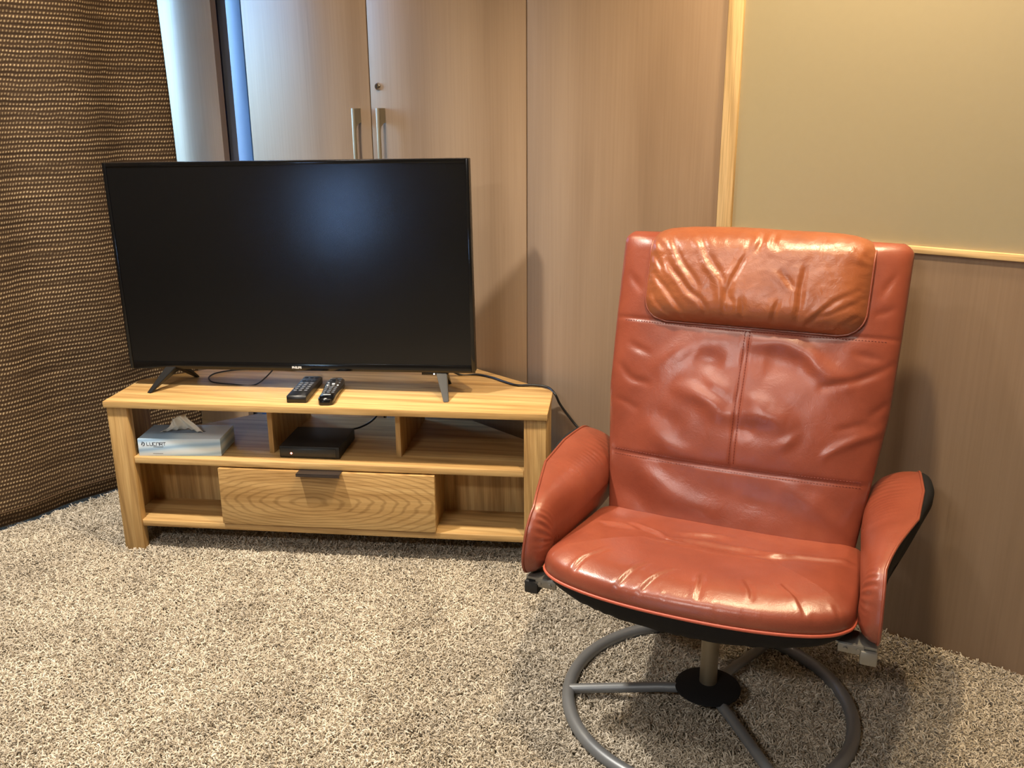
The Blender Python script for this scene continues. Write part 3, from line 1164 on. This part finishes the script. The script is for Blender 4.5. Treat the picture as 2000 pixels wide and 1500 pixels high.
# ------------------------------------------------------------------ armchair
cc = T3 @ Vector((0.43, 1.728, 0))
CTH = R(-24) + YAW
ch = empty('swivel_armchair', (cc.x, cc.y, 0), CTH)
tag(ch, 'cognac leather swivel armchair with head pillow on a round metal base', 'armchair')


def seg_dist(P, pts):
    """distance of points P (N,2) to a poly-line and the position along it (0..1)"""
    best = np.full(len(P), 1e9)
    par = np.zeros(len(P))
    pts = [np.array(p, float) for p in pts]
    lens = [np.linalg.norm(b - a) for a, b in zip(pts, pts[1:])]
    tot = sum(lens)
    acc = 0
    for (a, b), l in zip(zip(pts, pts[1:]), lens):
        d = b - a
        t = np.clip(((P - a) @ d) / (d @ d), 0, 1)
        q = a + t[:, None] * d
        ds = np.linalg.norm(P - q, axis=1)
        mk = ds < best
        best[mk] = ds[mk]
        par[mk] = (acc + t[mk] * l) / tot
        acc += l
    return best, par


def smooth_pl(pl):
    return [(p.x, p.y) for p in catmull([(a, b, 0) for a, b in pl], 4)] if len(pl) > 2 else pl


def creases(P, items):
    h_ = np.zeros(len(P))
    P = P + 0.005 * np.stack([vnoise(P, 70, 5), vnoise(P, 70, 6)], 1)
    for pl, amp, w in items:
        d, t = seg_dist(P, smooth_pl(pl))
        taper = np.sin(np.pi * np.clip(0.12 + 0.76 * t, 0, 1)) ** 0.7
        h_ += amp * np.exp(-(d / w) ** 2) * taper
    return h_


def vnoise(P, freq, seed):
    r = np.random.default_rng(seed)
    out = np.zeros(len(P))
    for k in range(10):
        a = r.uniform(0, 2 * np.pi)
        f = freq * r.uniform(0.6, 1.6)
        out += np.sin(P[:, 0] * f * np.cos(a) + P[:, 1] * f * np.sin(a) + r.uniform(0, 6.28))
    return out / 10


NF = np.array([0, -0.933, 0.360])      # front normal of the backrest


def back_mid(z):
    return 0.04 + 0.385 * (z - 0.342)


PILLOW = [[(-0.121, 0.898), (-0.087, 0.856), (-0.053, 0.812), (-0.05, 0.753)], [(-0.015, 0.886), (-0.033, 0.84), (-0.044, 0.796), (-0.035, 0.781)], [(-0.177, 0.892), (-0.142, 0.846), (-0.108, 0.808)], [(-0.187, 0.857), (-0.136, 0.807), (-0.092, 0.77), (-0.093, 0.75)], [(-0.218, 0.869), (-0.192, 0.843)], [(-0.212, 0.832), (-0.153, 0.775), (-0.118, 0.728)], [(0.057, 0.845), (0.084, 0.815)], [(0.101, 0.857), (0.098, 0.803), (0.098, 0.759)], [(0.21, 0.823), (0.163, 0.795), (0.115, 0.75)], [(0.22, 0.812), (0.175, 0.78), (0.13, 0.761), (0.11, 0.737)], [(0.22, 0.781), (0.179, 0.749), (0.147, 0.725)], [(0.227, 0.88), (0.195, 0.894)], [(0.009, 0.918), (0.008, 0.891), (-0.011, 0.877)], [(-0.016, 0.789), (-0.007, 0.75)], [(0.058, 0.787), (0.047, 0.748)], [(-0.21, 0.792), (-0.184, 0.763), (-0.148, 0.739)], [(0.035, 0.912), (0.031, 0.895), (0.045, 0.889)], [(-0.214, 0.893), (-0.198, 0.884)], [(0.234, 0.902), (0.211, 0.889)], [(-0.089, 0.869), (-0.067, 0.841)]]
BACK = [([(-0.194, 0.629), (-0.162, 0.663), (-0.115, 0.691), (-0.053, 0.708)], 1, 0.03), ([(0.005, 0.715), (0.066, 0.716), (0.11, 0.705), (0.146, 0.68), (0.175, 0.66), (0.204, 0.654)], 1.5, 0.018), ([(-0.117, 0.607), (-0.072, 0.592), (-0.034, 0.569), (-0.016, 0.565)], 1.4, 0.018), ([(0.011, 0.571), (0.054, 0.575), (0.103, 0.563)], 1.2, 0.02), ([(-0.064, 0.632), (-0.025, 0.603)], 0.7, 0.015), ([(0.013, 0.601), (0.065, 0.597)], 0.6, 0.015), ([(0.289, 0.694), (0.249, 0.671), (0.205, 0.651), (0.158, 0.639)], -0.8, 0.008), ([(0.297, 0.583), (0.233, 0.547), (0.181, 0.512)], 0.8, 0.009), ([(-0.267, 0.639), (-0.234, 0.618), (-0.198, 0.608)], -0.6, 0.008), ([(-0.269, 0.573), (-0.213, 0.556)], -0.4, 0.007), ([(-0.177, 0.516), (-0.137, 0.49), (-0.084, 0.471)], 0.9, 0.02), ([(0.248, 0.58), (0.2, 0.562)], -0.4, 0.007), ([(0.285, 0.625), (0.258, 0.597)], -0.6, 0.008), ([(-0.099, 0.679), (-0.04, 0.661)], -1.2, 0.03), ([(0.038, 0.669), (0.106, 0.666)], -1.2, 0.035), ([(-0.175, 0.553), (-0.119, 0.54)], -0.6, 0.02), ([(0.122, 0.54), (0.093, 0.514)], 0.6, 0.012), ([(0.004, 0.548), (0.04, 0.533)], -0.8, 0.02), ([(-0.252, 0.689), (-0.208, 0.672)], -0.5, 0.008), ([(0.219, 0.709), (0.261, 0.7)], -0.6, 0.008),
        ([(-0.21, 0.45), (-0.12, 0.40), (-0.03, 0.375)], 1.0, 0.022), ([(0.12, 0.44), (0.20, 0.40), (0.25, 0.37)], 0.8, 0.02), ([(-0.24, 0.40), (-0.15, 0.36)], -0.8, 0.02), ([(-0.02, 0.42), (0.10, 0.40)], -0.6, 0.025),
        ([(-0.27, 0.83), (-0.245, 0.80)], -0.5, 0.008), ([(0.27, 0.86), (0.25, 0.82)], -0.5, 0.008), ([(0.275, 0.80), (0.245, 0.785)], -0.5, 0.007)]
SEATC = [[(-0.164, -0.266), (-0.187, -0.308), (-0.208, -0.366)], [(-0.078, -0.288), (-0.102, -0.342), (-0.124, -0.385)], [(-0.028, -0.289), (-0.056, -0.339), (-0.082, -0.383)], [(0.025, -0.288), (0.026, -0.328), (0.028, -0.352)], [(0.097, -0.282), (0.108, -0.309), (0.116, -0.333)], [(0.16, -0.271), (0.183, -0.308), (0.2, -0.331)], [(0.106, -0.357), (0.136, -0.388)], [(0.141, -0.357), (0.166, -0.382)], [(0.214, -0.333), (0.237, -0.359)], [(-0.078, -0.397), (-0.063, -0.367)], [(0.063, -0.36), (0.093, -0.385)], [(-0.027, -0.359), (-0.021, -0.396)], [(0.245, -0.304), (0.265, -0.332)]]
SEATR = [[(-0.077, -0.137), (-0.049, -0.11), (0.014, -0.103), (0.076, -0.102), (0.119, -0.11), (0.157, -0.096), (0.249, -0.076)], [(-0.169, -0.064), (-0.125, -0.09), (-0.078, -0.132), (-0.061, -0.13)], [(-0.058, -0.072), (-0.019, -0.05), (0.024, -0.047)], [(-0.219, -0.097), (-0.16, -0.094)], [(0.079, -0.115), (0.093, -0.128), (0.139, -0.109)]]

# ---- backrest
SEAM_T, SEAM_L = 0.742, 0.468


def back_hw(z):
    return np.interp(z, [0.26, 0.342, 0.468, 0.60, 0.74, 0.90, 0.95], [0.245, 0.256, 0.272, 0.290, 0.296, 0.300, 0.300])


def seam_line_t(x):
    return SEAM_T - 0.006 * (1 - (x / 0.29) ** 2)


def seam_line_l(x):
    return SEAM_L - 0.006 * (1 - (x / 0.27) ** 2)


def back_disp(x, z):
    P = np.stack([x, z], 1)
    d = creases(P, [(pl, a * 0.0052, w) for pl, a, w in BACK])
    d += 0.0012 * vnoise(P, 38, 3) + 0.0007 * vnoise(P, 90, 4)
    g = np.exp(-((z - seam_line_t(x)) / 0.0042) ** 2) + np.exp(-((z - seam_line_l(x)) / 0.0042) ** 2)
    mk = (z < SEAM_T) & (z > SEAM_L - 0.006)
    g = np.maximum(g, np.exp(-(x / 0.0038) ** 2) * mk)
    d -= 0.0024 * g
    # padding swells between seams
    mid = np.clip((z - SEAM_L) / (SEAM_T - SEAM_L), 0, 1)
    d += 0.013 * np.sin(np.pi * mid ** 0.62) * (1 - (x / 0.31) ** 2) * (z > SEAM_L) * (z < SEAM_T)
    low = np.clip((SEAM_L - z) / 0.2, 0, 1)
    d -= 0.012 * np.sin(0.5 * np.pi * low) * (z < SEAM_L)
    return d


nu, nv = 170, 190
a = np.linspace(-1, 1, nu)
U = np.sin(a * np.pi / 2) * 0.35 + a * 0.65
U = np.sign(U) * (1 - (1 - np.abs(U)) ** 1.25)
b = np.linspace(0, 1, nv)
Zv = 0.27 + (0.928 - 0.27) * (1 - (1 - b) ** 1.15)


def back_surface(side):
    V = np.zeros((nv, nu, 3))
    for j, z in enumerate(Zv):
        tz = min(1.0, (0.928 - z) / 0.045)
        top = (1 - (1 - tz) ** 2.2) ** (1 / 2.2) if tz > 0 else 0.0
        hw = back_hw(z) - 0.020 * (1 - min(1, (0.928 - z) / 0.022)) ** 2
        x = U * hw
        edge = (1 - np.abs(U) ** 5.0).clip(0) ** (1 / 2.4)
        t = 0.040 * edge * top
        if side > 0:
            t = t + back_disp(x, np.full(nu, z)) * edge ** 0.7 * (0.15 + 0.85 * top)
        else:
            t = -t * 0.8
        V[j, :, 0] = x
        V[j, :, 1] = back_mid(z) + NF[1] * t
        V[j, :, 2] = z + NF[2] * t
    return V


F, Bk = back_surface(1), back_surface(-1)
ringV = np.concatenate([F, Bk[:, ::-1][:, 1:-1]], 1)


def caps(verts, faces, nv_, nu_):
    faces.append(tuple(range(nu_)))
    m = (nv_ - 1) * nu_
    faces.append(tuple(range(m, m + nu_))[::-1])


bk = grid_obj('backrest', ringV, M_LEATHER, ch, True, caps)


def on_back(x, z, off=0.0):
    hw = float(back_hw(z))
    u_ = min(1.0, abs(x) / hw)
    edge = max(0.0, 1 - u_ ** 5.0) ** (1 / 2.4)
    tz = min(1.0, (0.928 - z) / 0.045)
    top = (1 - (1 - tz) ** 2.2) ** (1 / 2.2)
    t = 0.040 * edge * top + float(back_disp(np.array([x]), np.array([z]))[0]) * edge ** 0.7 * (0.15 + 0.85 * top) + off
    return (x, back_mid(z) + NF[1] * t, z + NF[2] * t)


bm = bmesh.new()


def stitch_row(f, n, ln=0.55, r=0.0007):
    for k in range(n):
        add_tube(bm, [f((k + 0.2) / n), f((k + 0.2 + ln) / n)], r, 4)


for off in (-0.005, 0.005):
    stitch_row(lambda t: on_back(off, SEAM_L + 0.004 + t * (SEAM_T - SEAM_L - 0.014), 0.0004), 46)
    stitch_row(lambda t: on_back(-0.255 + t * 0.51, float(seam_line_l(-0.255 + t * 0.51)) + off, 0.0004), 84)
stitch_row(lambda t: on_back(-0.27 + t * 0.54, float(seam_line_t(-0.27 + t * 0.54)) - 0.005, 0.0004), 88)
s_ = from_bm('stitching', bm, M_THREAD, bk)
s_['kind'] = 'stuff'

# ---- head pillow: padded pad draped over the top of the backrest
PW = 0.232
nu, nv = 130, 90
path = []   # (y, z, nominal thickness) from the front lower edge over the top to the back
PC = 0.878
for z in np.linspace(0.738, PC, 26):
    path.append((z, 0.040))
for k in range(1, 17):
    a_ = k / 16 * math.pi
    path.append((PC + 0.042 * math.sin(a_), 0.040 * math.cos(a_)))
for k in range(1, 7):
    path.append((PC - 0.010 * k, -0.040))
path = np.array([(back_mid(z) + NF[1] * q, z + NF[2] * q) for z, q in path])
arcl = np.concatenate([[0], np.cumsum(np.linalg.norm(np.diff(path, axis=0), axis=1))])
ss = np.linspace(0, arcl[-1], nv)
py_ = np.interp(ss, arcl, path[:, 0])
pz_ = np.interp(ss, arcl, path[:, 1])
tan = np.stack([np.gradient(py_), np.gradient(pz_)], 1)
tan /= np.linalg.norm(tan, axis=1)[:, None]
nor = np.stack([-tan[:, 1], tan[:, 0]], 1)
a = np.linspace(-1, 1, nu)
U = np.sign(a) * (1 - (1 - np.abs(a)) ** 1.4)
V = np.zeros((nv, nu, 3))
for j in range(nv):
    s = ss[j]
    rcorner = 0.050
    ins = 0.0
    if s < rcorner:
        ins = rcorner - math.sqrt(max(0, rcorner ** 2 - (rcorner - s) ** 2))
    hw = PW - ins - 0.006 * (1 - s / arcl[-1])
    x = U * hw
    # bulge: rises from piping edge, fat in the middle
    dx_ = (hw - np.abs(x))
    dz_ = min(s, arcl[-1] - s)
    ex = 1 - np.exp(-dx_ / 0.020)
    ez = 1 - np.exp(-dz_ / 0.016)
    t = (0.040 - 0.016 * (lambda q: q * q * (3 - 2 * q))(min(1, max(0, (s - 0.07) / 0.17)))) * ex * ez * (0.75 + 0.25 * (1 - (x / PW) ** 2))
    P = np.stack([x, np.full(nu, 0.738 + ss[j] * 0.933)], 1)
    d = creases(P, [(pl, -0.0036, 0.0052) for pl in PILLOW])
    d += creases(P + np.array([0.011, 0.004]), [(pl, 0.0024, 0.0075) for pl in PILLOW])
    d += 0.0018 * vnoise(P, 55, 11) + 0.0010 * vnoise(P, 120, 12) + 0.0006 * vnoise(P, 260, 13)
    # gathers along the side seams
    d += 0.0016 * np.sin(pz_[j] * 420 + 2 * np.sin(pz_[j] * 90)) * np.exp(-dx_ / 0.016)
    t = t + d * ex * ez
    V[j, :, 0] = x
    V[j, :, 1] = py_[j] + nor[j, 0] * t
    V[j, :, 2] = pz_[j] + nor[j, 1] * t
inner = V.copy()
for j in range(nv):
    inner[j, :, 1] = py_[j]
    inner[j, :, 2] = pz_[j]
ringV = np.concatenate([V, inner[:, ::-1][:, 1:-1]], 1)
hp = grid_obj('head_pillow', ringV, M_LEATHER_TAN, ch, True, caps)
pip = []
for j in range(nv - 4, 0, -2):
    pip.append(tuple(V[j, 0]))
for i in range(0, nu, 4):
    pip.append(tuple(V[0, i]))
for j in range(1, nv - 4, 2):
    pip.append(tuple(V[j, -1]))
tube('piping', pip, 0.0023, M_LEATHER, hp, 8)

# ---- seat cushion
HWS, Y1 = 0.279, 0.075


def seat_front(x):
    return -0.372 + 0.050 * (abs(x) / 0.279) ** 2.6


outl = []
NS = 560
for k in range(NS):
    t = k / NS * 4
    if t < 1:      # front, left to right
        x = -HWS + 2 * HWS * t
        outl.append((x, seat_front(x)))
    elif t < 2:
        outl.append((HWS, seat_front(HWS) + (Y1 - seat_front(HWS)) * (t - 1)))
    elif t < 3:
        outl.append((HWS - 2 * HWS * (t - 2), Y1))
    else:
        outl.append((-HWS, Y1 + (seat_front(HWS) - Y1) * (t - 3)))
outl = np.array(outl)
for _ in range(290):
    outl = 0.25 * np.roll(outl, 1, 0) + 0.5 * outl + 0.25 * np.roll(outl, -1, 0)


def seat_edge_z(p):
    y = p[:, 1]
    return np.interp(y, [-0.38, -0.31, -0.2, 0.08], [0.363, 0.366, 0.352, 0.312])


cen = np.array([0.0, -0.15])
rings = []
SR = np.concatenate([np.linspace(0, 0.42, 44) ** 1.15 / 0.42 ** 0.15, np.linspace(0.43, 0.95, 26)])
ez0 = seat_edge_z(outl)
for s in SR:
    tgt = np.stack([outl[:, 0] * 0.0 + np.clip(outl[:, 0], -0.12, 0.12), np.full(NS, -0.15)], 1)
    P = outl + (tgt - outl) * s
    dist = np.linalg.norm(P - outl, axis=1)
    Rr = 0.055
    rise = np.sqrt(np.clip(1 - (1 - np.clip(dist / Rr, 0, 1)) ** 2, 0, 1)) * 0.046
    base = ez0 * (1 - s) + np.interp(P[:, 1], [-0.38, -0.31, -0.15, 0.08], [0.366, 0.366, 0.350, 0.316]) * s
    P2 = P
    d = creases(P2, [(pl, -0.0034, 0.0045) for pl in SEATC]) + creases(P2 + np.array([0.006, 0]), [(pl, 0.0026, 0.006) for pl in SEATC])
    d += creases(P2, [(pl, 0.0050, 0.009) for pl in SEATR]) + creases(P2 + np.array([0, 0.014]), [(pl, -0.0040, 0.013) for pl in SEATR])
    d += 0.0018 * vnoise(P2, 30, 21) + 0.0007 * vnoise(P2, 85, 22)
    d -= 0.010 * np.exp(-(((P[:, 0] - 0.03) / 0.16) ** 2 + ((P[:, 1] + 0.17) / 0.10) ** 2))
    fade = np.clip(dist / 0.02, 0, 1)
    # front of the cushion leans forward of its piping a little
    bul = 0.006 * np.exp(-((dist - 0.012) / 0.012) ** 2)
    outd = outl - tgt
    outd = outd / np.linalg.norm(outd, axis=1)[:, None]
    Pq = P + outd * bul[:, None]
    rings.append(np.stack([Pq[:, 0], Pq[:, 1], base + rise + d * fade], 1))
V = np.array(rings)


def seat_cap(verts, faces, nv_, nu_):
    m = (nv_ - 1) * nu_
    c = np.mean(np.array(verts[m:m + nu_]), 0)
    verts.append(tuple(c))
    ci = len(verts) - 1
    for i in range(nu_):
        faces.append((m + i, m + (i + 1) % nu_, ci))
    # flat underside
    verts.append((0.0, -0.15, 0.338))
    for i in range(nu_):
        faces.append(((i + 1) % nu_, i, len(verts) - 1))


seat = grid_obj('seat_cushion', V, M_LEATHER, ch, True, seat_cap)
pp = [(p[0] * 1.004, p[1] - 0.001 * (p[1] < 0), z - 0.001) for p, z in zip(outl, ez0)]
tube('piping', pp, 0.0034, plain('leather_piping', srgb(190, 92, 70), 0.45), seat, 8, True)

# black cloth hull under the seat
hull = []
for s, dz in ((0.0, -0.004), (0.012, -0.018), (0.035, -0.032), (0.075, -0.045), (0.15, -0.055), (0.30, -0.062), (0.6, -0.064), (0.85, -0.064)):
    tgt = np.stack([np.clip(outl[:, 0], -0.06, 0.06), np.full(NS, -0.13)], 1)
    P = outl * np.array([0.995, 0.998]) + (tgt - outl) * s
    front = np.clip((-P[:, 1]) / 0.37, 0, 1)
    kx = 1 - 0.45 * (np.abs(P[:, 0]) / 0.28) ** 2
    z = ez0 + dz * kx * 1.05
    z += 0.0012 * np.sin(outl[:, 0] * 150 + 3 * np.sin(outl[:, 0] * 40)) * math.sin(math.pi * min(1, s / 0.3))
    hull.append(np.stack([P[:, 0], P[:, 1], z], 1))


def hull_cap(verts, faces, nv_, nu_):
    m = (nv_ - 1) * nu_
    faces.append(tuple(range(m, m + nu_)))


grid_obj('seat_underside', np.array(hull), M_BLACKCLOTH, ch, True, hull_cap)

# ---- armrests
ARM = [(-0.291, 0.346), (-0.296, 0.370), (-0.290, 0.400), (-0.276, 0.432), (-0.250, 0.459), (-0.205, 0.476), (-0.14, 0.483), (-0.06, 0.486), (0.04, 0.489), (0.12, 0.490), (0.165, 0.484),
       (0.196, 0.462), (0.205, 0.425), (0.200, 0.380), (0.185, 0.340), (0.12, 0.328), (0.0, 0.328), (-0.12, 0.330), (-0.22, 0.333), (-0.272, 0.335)]
AO = np.array([(p.x, p.y) for p in catmull([(a_, b_, 0) for a_, b_ in ARM], 24, True)])


def arm_xo(y, z):
    top = np.interp(y, [-0.30, -0.25, -0.18, -0.08, 0.05, 0.2], [0.319, 0.316, 0.332, 0.359, 0.366, 0.354])
    low = np.interp(y, [-0.30, -0.25, -0.18, 0.2], [0.319, 0.312, 0.300, 0.302])
    k = np.clip((z - 0.335) / 0.145, 0, 1)
    return low + (top - low) * k ** 0.8


def arm_xi(y, z):
    return np.interp(y, [-0.30, -0.22, -0.10, 0.02, 0.12, 0.2], [0.281, 0.280, 0.272, 0.264, 0.262, 0.278])


def armrest(sgn):
    rings, outer = [], []
    SS = [0, 0.015, 0.04, 0.075, 0.12, 0.175, 0.24, 0.31, 0.39, 0.48, 0.58, 0.7, 0.84, 0.98]
    spine = np.stack([np.clip(AO[:, 0], -0.232, 0.125), np.full(len(AO), 0.402)], 1)
    spine[:, 1] = np.interp(AO[:, 0], [-0.27, -0.15], [0.388, 0.402])
    full = np.linalg.norm(AO - spine, axis=1)
    for s in SS:
        P = AO + (spine - AO) * s
        d = full * s
        yy, zz = P[:, 0], P[:, 1]
        xo, xi = arm_xo(yy, zz), arm_xi(yy, zz)
        Rr = np.interp(yy, [-0.3, -0.2, 0.0, 0.2], [0.050, 0.065, 0.085, 0.06])
        k = np.sqrt(np.clip(1 - (1 - np.clip(d / Rr, 0, 1)) ** 2.0, 0, 1))
        x = xo + (xi - xo) * k
        # puckers near the front bend and on top
        puck = 0.0022 * np.sin(np.arctan2(zz - 0.38, yy + 0.19) * 46 + 3 * np.sin(zz * 60)) * np.exp(-((yy + 0.26) / 0.03) ** 2 - ((zz - 0.43) / 0.03) ** 2) * np.exp(-d / 0.03)
        puck += 0.0014 * np.sin(yy * 430 + 2 * np.sin(yy * 47) + zz * 60) * np.exp(-((yy - 0.06) / 0.08) ** 2) * np.clip((zz - 0.44) / 0.03, 0, 1)
        puck += 0.0015 * vnoise(np.stack([yy, zz], 1), 30, 31)
        x = x - puck * np.clip(d / 0.01, 0, 1)
        rings.append(np.stack([sgn * x, yy, zz], 1))
        ko = np.sqrt(np.clip(1 - (1 - np.clip(d / 0.04, 0, 1)) ** 2, 0, 1))
        outer.append(np.stack([sgn * (xo + 0.0008 + np.interp(yy, [-0.28, -0.12, 0.0, 0.1], [0.001, 0.002, 0.018, 0.032]) * ko), yy, zz], 1))

    def fill(verts, faces, nv_, nu_):
        m = (nv_ - 1) * nu_
        faces.append(tuple(range(m, m + nu_)))
    o = grid_obj('armrest', np.array(rings), M_LEATHER, ch, True, fill)
    grid_obj('outer_shell', np.array(outer), M_BLACKCLOTH, o, True, fill)
    n_ = len(AO)
    pp = [(sgn * (float(arm_xo(AO[k, 0], AO[k, 1])) + 0.0005), AO[k, 0], AO[k, 1]) for k in range(0, n_)]
    tube('piping', pp, 0.0028, M_LEATHER, o, 8, True)
    # steel bracket between the seat pan and the arm, with a plastic end block
    bm = bmesh.new()
    add_box(bm, (0.252, -0.282, 0.323), (0.318, -0.236, 0.329), 0.001)
    add_box(bm, (0.256, -0.284, 0.311), (0.298, -0.279, 0.328), 0.001)
    for x_ in (0.268, 0.289):
        bmesh.ops.create_cone(bm, cap_ends=True, segments=12, radius1=0.0035, radius2=0.0035, depth=0.004, matrix=Matrix.Translation((x_, -0.285, 0.319)) @ Matrix.Rotation(R(90), 4, 'X'))
    if sgn < 0:
        bmesh.ops.scale(bm, vec=(-1, 1, 1), verts=bm.verts)
    br = from_bm('arm_bracket', bm, M_PALESTEEL, ch, 40)
    xa, xb = sorted((sgn * 0.292, sgn * 0.320))
    box('end_block', (xa, -0.288, 0.296), (xb, -0.246, 0.3215), M_BLACK_MATT if sgn < 0 else M_PALESTEEL, br, 0.003)
    return o


armrest(-1)
armrest(1)

# ---- swivel base
BX, BY = 0.007, -0.087
o = lathe('column', [(0, 0.045), (0.0178, 0.045), (0.0178, 0.300), (0, 0.300)], M_COLUMN, ch, 36)
o.location = (BX, BY, 0)
o = lathe('hub_cover', [(0, 0.058), (0.022, 0.058), (0.040, 0.056), (0.062, 0.050), (0.0665, 0.047), (0.067, 0.044), (0.062, 0.041), (0.03, 0.036), (0, 0.036)], M_BLACKCLOTH, ch, 48)
o.location = (BX, BY, 0)
bm = bmesh.new()
pts = [(BX + 0.288 * math.cos(2 * math.pi * k / 96), BY + 0.288 * math.sin(2 * math.pi * k / 96), 0.012) for k in range(96)]
add_tube(bm, pts, 0.0135, 14, True)
from_bm('base_ring', bm, M_STEEL, ch, 60)
for deg in (196.5, -49.0, 72.0):
    a_ = R(deg)
    d = Vector((math.cos(a_), math.sin(a_), 0))
    c = Vector((BX, BY, 0))
    tube('spoke', [c + d * 0.02 + Vector((0, 0, 0.040)), c + d * 0.10 + Vector((0, 0, 0.036)), c + d * 0.285 + Vector((0, 0, 0.016))], 0.0105, M_STEEL, ch, 14)
o = lathe('seat_plate', [(0, 0.290), (0.09, 0.290), (0.10, 0.296), (0.10, 0.304), (0, 0.304)], M_BLACK_MATT, ch, 32)
o.location = (BX, BY, 0)

# ------------------------------------------------------------------ carpet pile (geometry nodes)
xs0, xs1, ys0, ys1 = -1.20, 2.35, -2.35, -0.004
me = bpy.data.meshes.new('carpet_pile')
me.from_pydata([(xs0, ys0, FZ + 0.0005), (xs1, ys0, FZ + 0.0005), (xs1, ys1, FZ + 0.0005), (xs0, ys1, FZ + 0.0005)], [], [(0, 1, 2, 3)])
cp = link('carpet_pile', me, M_CARPET)
tag(cp, 'beige taupe shaggy carpet pile covering the floor', 'carpet', None, 'stuff')


def carpet_nodes():
    ng = bpy.data.node_groups.new('pile', 'GeometryNodeTree')
    ng.interface.new_socket('Geometry', in_out='INPUT', socket_type='NodeSocketGeometry')
    ng.interface.new_socket('Geometry', in_out='OUTPUT', socket_type='NodeSocketGeometry')
    nd, lk_ = ng.nodes, ng.links
    gi, go = nd.new('NodeGroupInput'), nd.new('NodeGroupOutput')

    def rnd(kind, lo, hi, seed):
        n = nd.new('FunctionNodeRandomValue')
        n.data_type = kind
        if kind == 'FLOAT_VECTOR':
            n.inputs[0].default_value, n.inputs[1].default_value = lo, hi
            out = n.outputs[0]
        else:
            n.inputs[2].default_value, n.inputs[3].default_value = lo, hi
            out = n.outputs[1]
        n.inputs['Seed'].default_value = seed
        return out
    # one yarn: a short curl
    join = nd.new('GeometryNodeJoinGeometry')
    for (mid, end) in (((0.001, 0.0, 0.017), (0.010, 0.001, 0.012)), ((-0.002, 0.001, 0.014), (0.006, -0.003, 0.016))):
        q = nd.new('GeometryNodeCurveQuadraticBezier')
        q.inputs['Resolution'].default_value = 4
        q.inputs['Start'].default_value = (0, 0, 0)
        q.inputs['Middle'].default_value = mid
        q.inputs['End'].default_value = end
        cprof = nd.new('GeometryNodeCurvePrimitiveCircle')
        cprof.inputs['Resolution'].default_value = 5
        cprof.inputs['Radius'].default_value = 0.0012
        cm = nd.new('GeometryNodeCurveToMesh')
        cm.inputs['Fill Caps'].default_value = True
        lk_.new(q.outputs[0], cm.inputs['Curve'])
        lk_.new(cprof.outputs[0], cm.inputs['Profile Curve'])
        g2i = nd.new('GeometryNodeGeometryToInstance')
        lk_.new(cm.outputs[0], g2i.inputs[0])
        lk_.new(g2i.outputs[0], join.inputs[0])
    clumps = nd.new('GeometryNodeJoinGeometry')
    for k in range(5):
        pts_ = nd.new('GeometryNodePoints')
        pts_.inputs['Count'].default_value = 62
        lk_.new(rnd('FLOAT_VECTOR', (-0.0165, -0.0165, -0.001), (0.0165, 0.0165, 0.002), 10 + k), pts_.inputs['Position'])
        iop = nd.new('GeometryNodeInstanceOnPoints')
        iop.inputs['Pick Instance'].default_value = True
        lk_.new(pts_.outputs[0], iop.inputs['Points'])
        lk_.new(join.outputs[0], iop.inputs['Instance'])
        lk_.new(rnd('FLOAT_VECTOR', (-0.45, -0.45, 0), (0.45, 0.45, 6.283), 20 + k), iop.inputs['Rotation'])
        lk_.new(rnd('FLOAT', 0.65, 1.15, 30 + k), iop.inputs['Scale'])
        st_ = nd.new('GeometryNodeStoreNamedAttribute')
        st_.domain = 'INSTANCE'
        st_.data_type = 'FLOAT'
        st_.inputs['Name'].default_value = 'strand'
        lk_.new(iop.outputs[0], st_.inputs['Geometry'])
        lk_.new(rnd('FLOAT', 0.0, 1.0, 40 + k), st_.inputs['Value'])
        rl = nd.new('GeometryNodeRealizeInstances')
        lk_.new(st_.outputs[0], rl.inputs[0])
        g2i = nd.new('GeometryNodeGeometryToInstance')
        lk_.new(rl.outputs[0], g2i.inputs[0])
        lk_.new(g2i.outputs[0], clumps.inputs[0])
    dist = nd.new('GeometryNodeDistributePointsOnFaces')
    dist.distribute_method = 'POISSON'
    dist.inputs['Distance Min'].default_value = 0.0145
    dist.inputs['Density Max'].default_value = 9000
    lk_.new(gi.outputs[0], dist.inputs['Mesh'])
    iop = nd.new('GeometryNodeInstanceOnPoints')
    iop.inputs['Pick Instance'].default_value = True
    lk_.new(dist.outputs[0], iop.inputs['Points'])
    lk_.new(clumps.outputs[0], iop.inputs['Instance'])
    lk_.new(rnd('FLOAT_VECTOR', (-0.08, -0.08, 0), (0.08, 0.08, 6.283), 50), iop.inputs['Rotation'])
    lk_.new(rnd('FLOAT', 0.85, 1.15, 51), iop.inputs['Scale'])
    st_ = nd.new('GeometryNodeStoreNamedAttribute')
    st_.domain = 'INSTANCE'
    st_.data_type = 'FLOAT'
    st_.inputs['Name'].default_value = 'tone'
    lk_.new(iop.outputs[0], st_.inputs['Geometry'])
    lk_.new(rnd('FLOAT', 0.0, 1.0, 52), st_.inputs['Value'])
    sm_ = nd.new('GeometryNodeSetMaterial')
    sm_.inputs['Material'].default_value = M_CARPET
    lk_.new(st_.outputs[0], sm_.inputs[0])
    lk_.new(sm_.outputs[0], go.inputs[0])
    return ng


md = cp.modifiers.new('pile', 'NODES')
md.node_group = carpet_nodes()
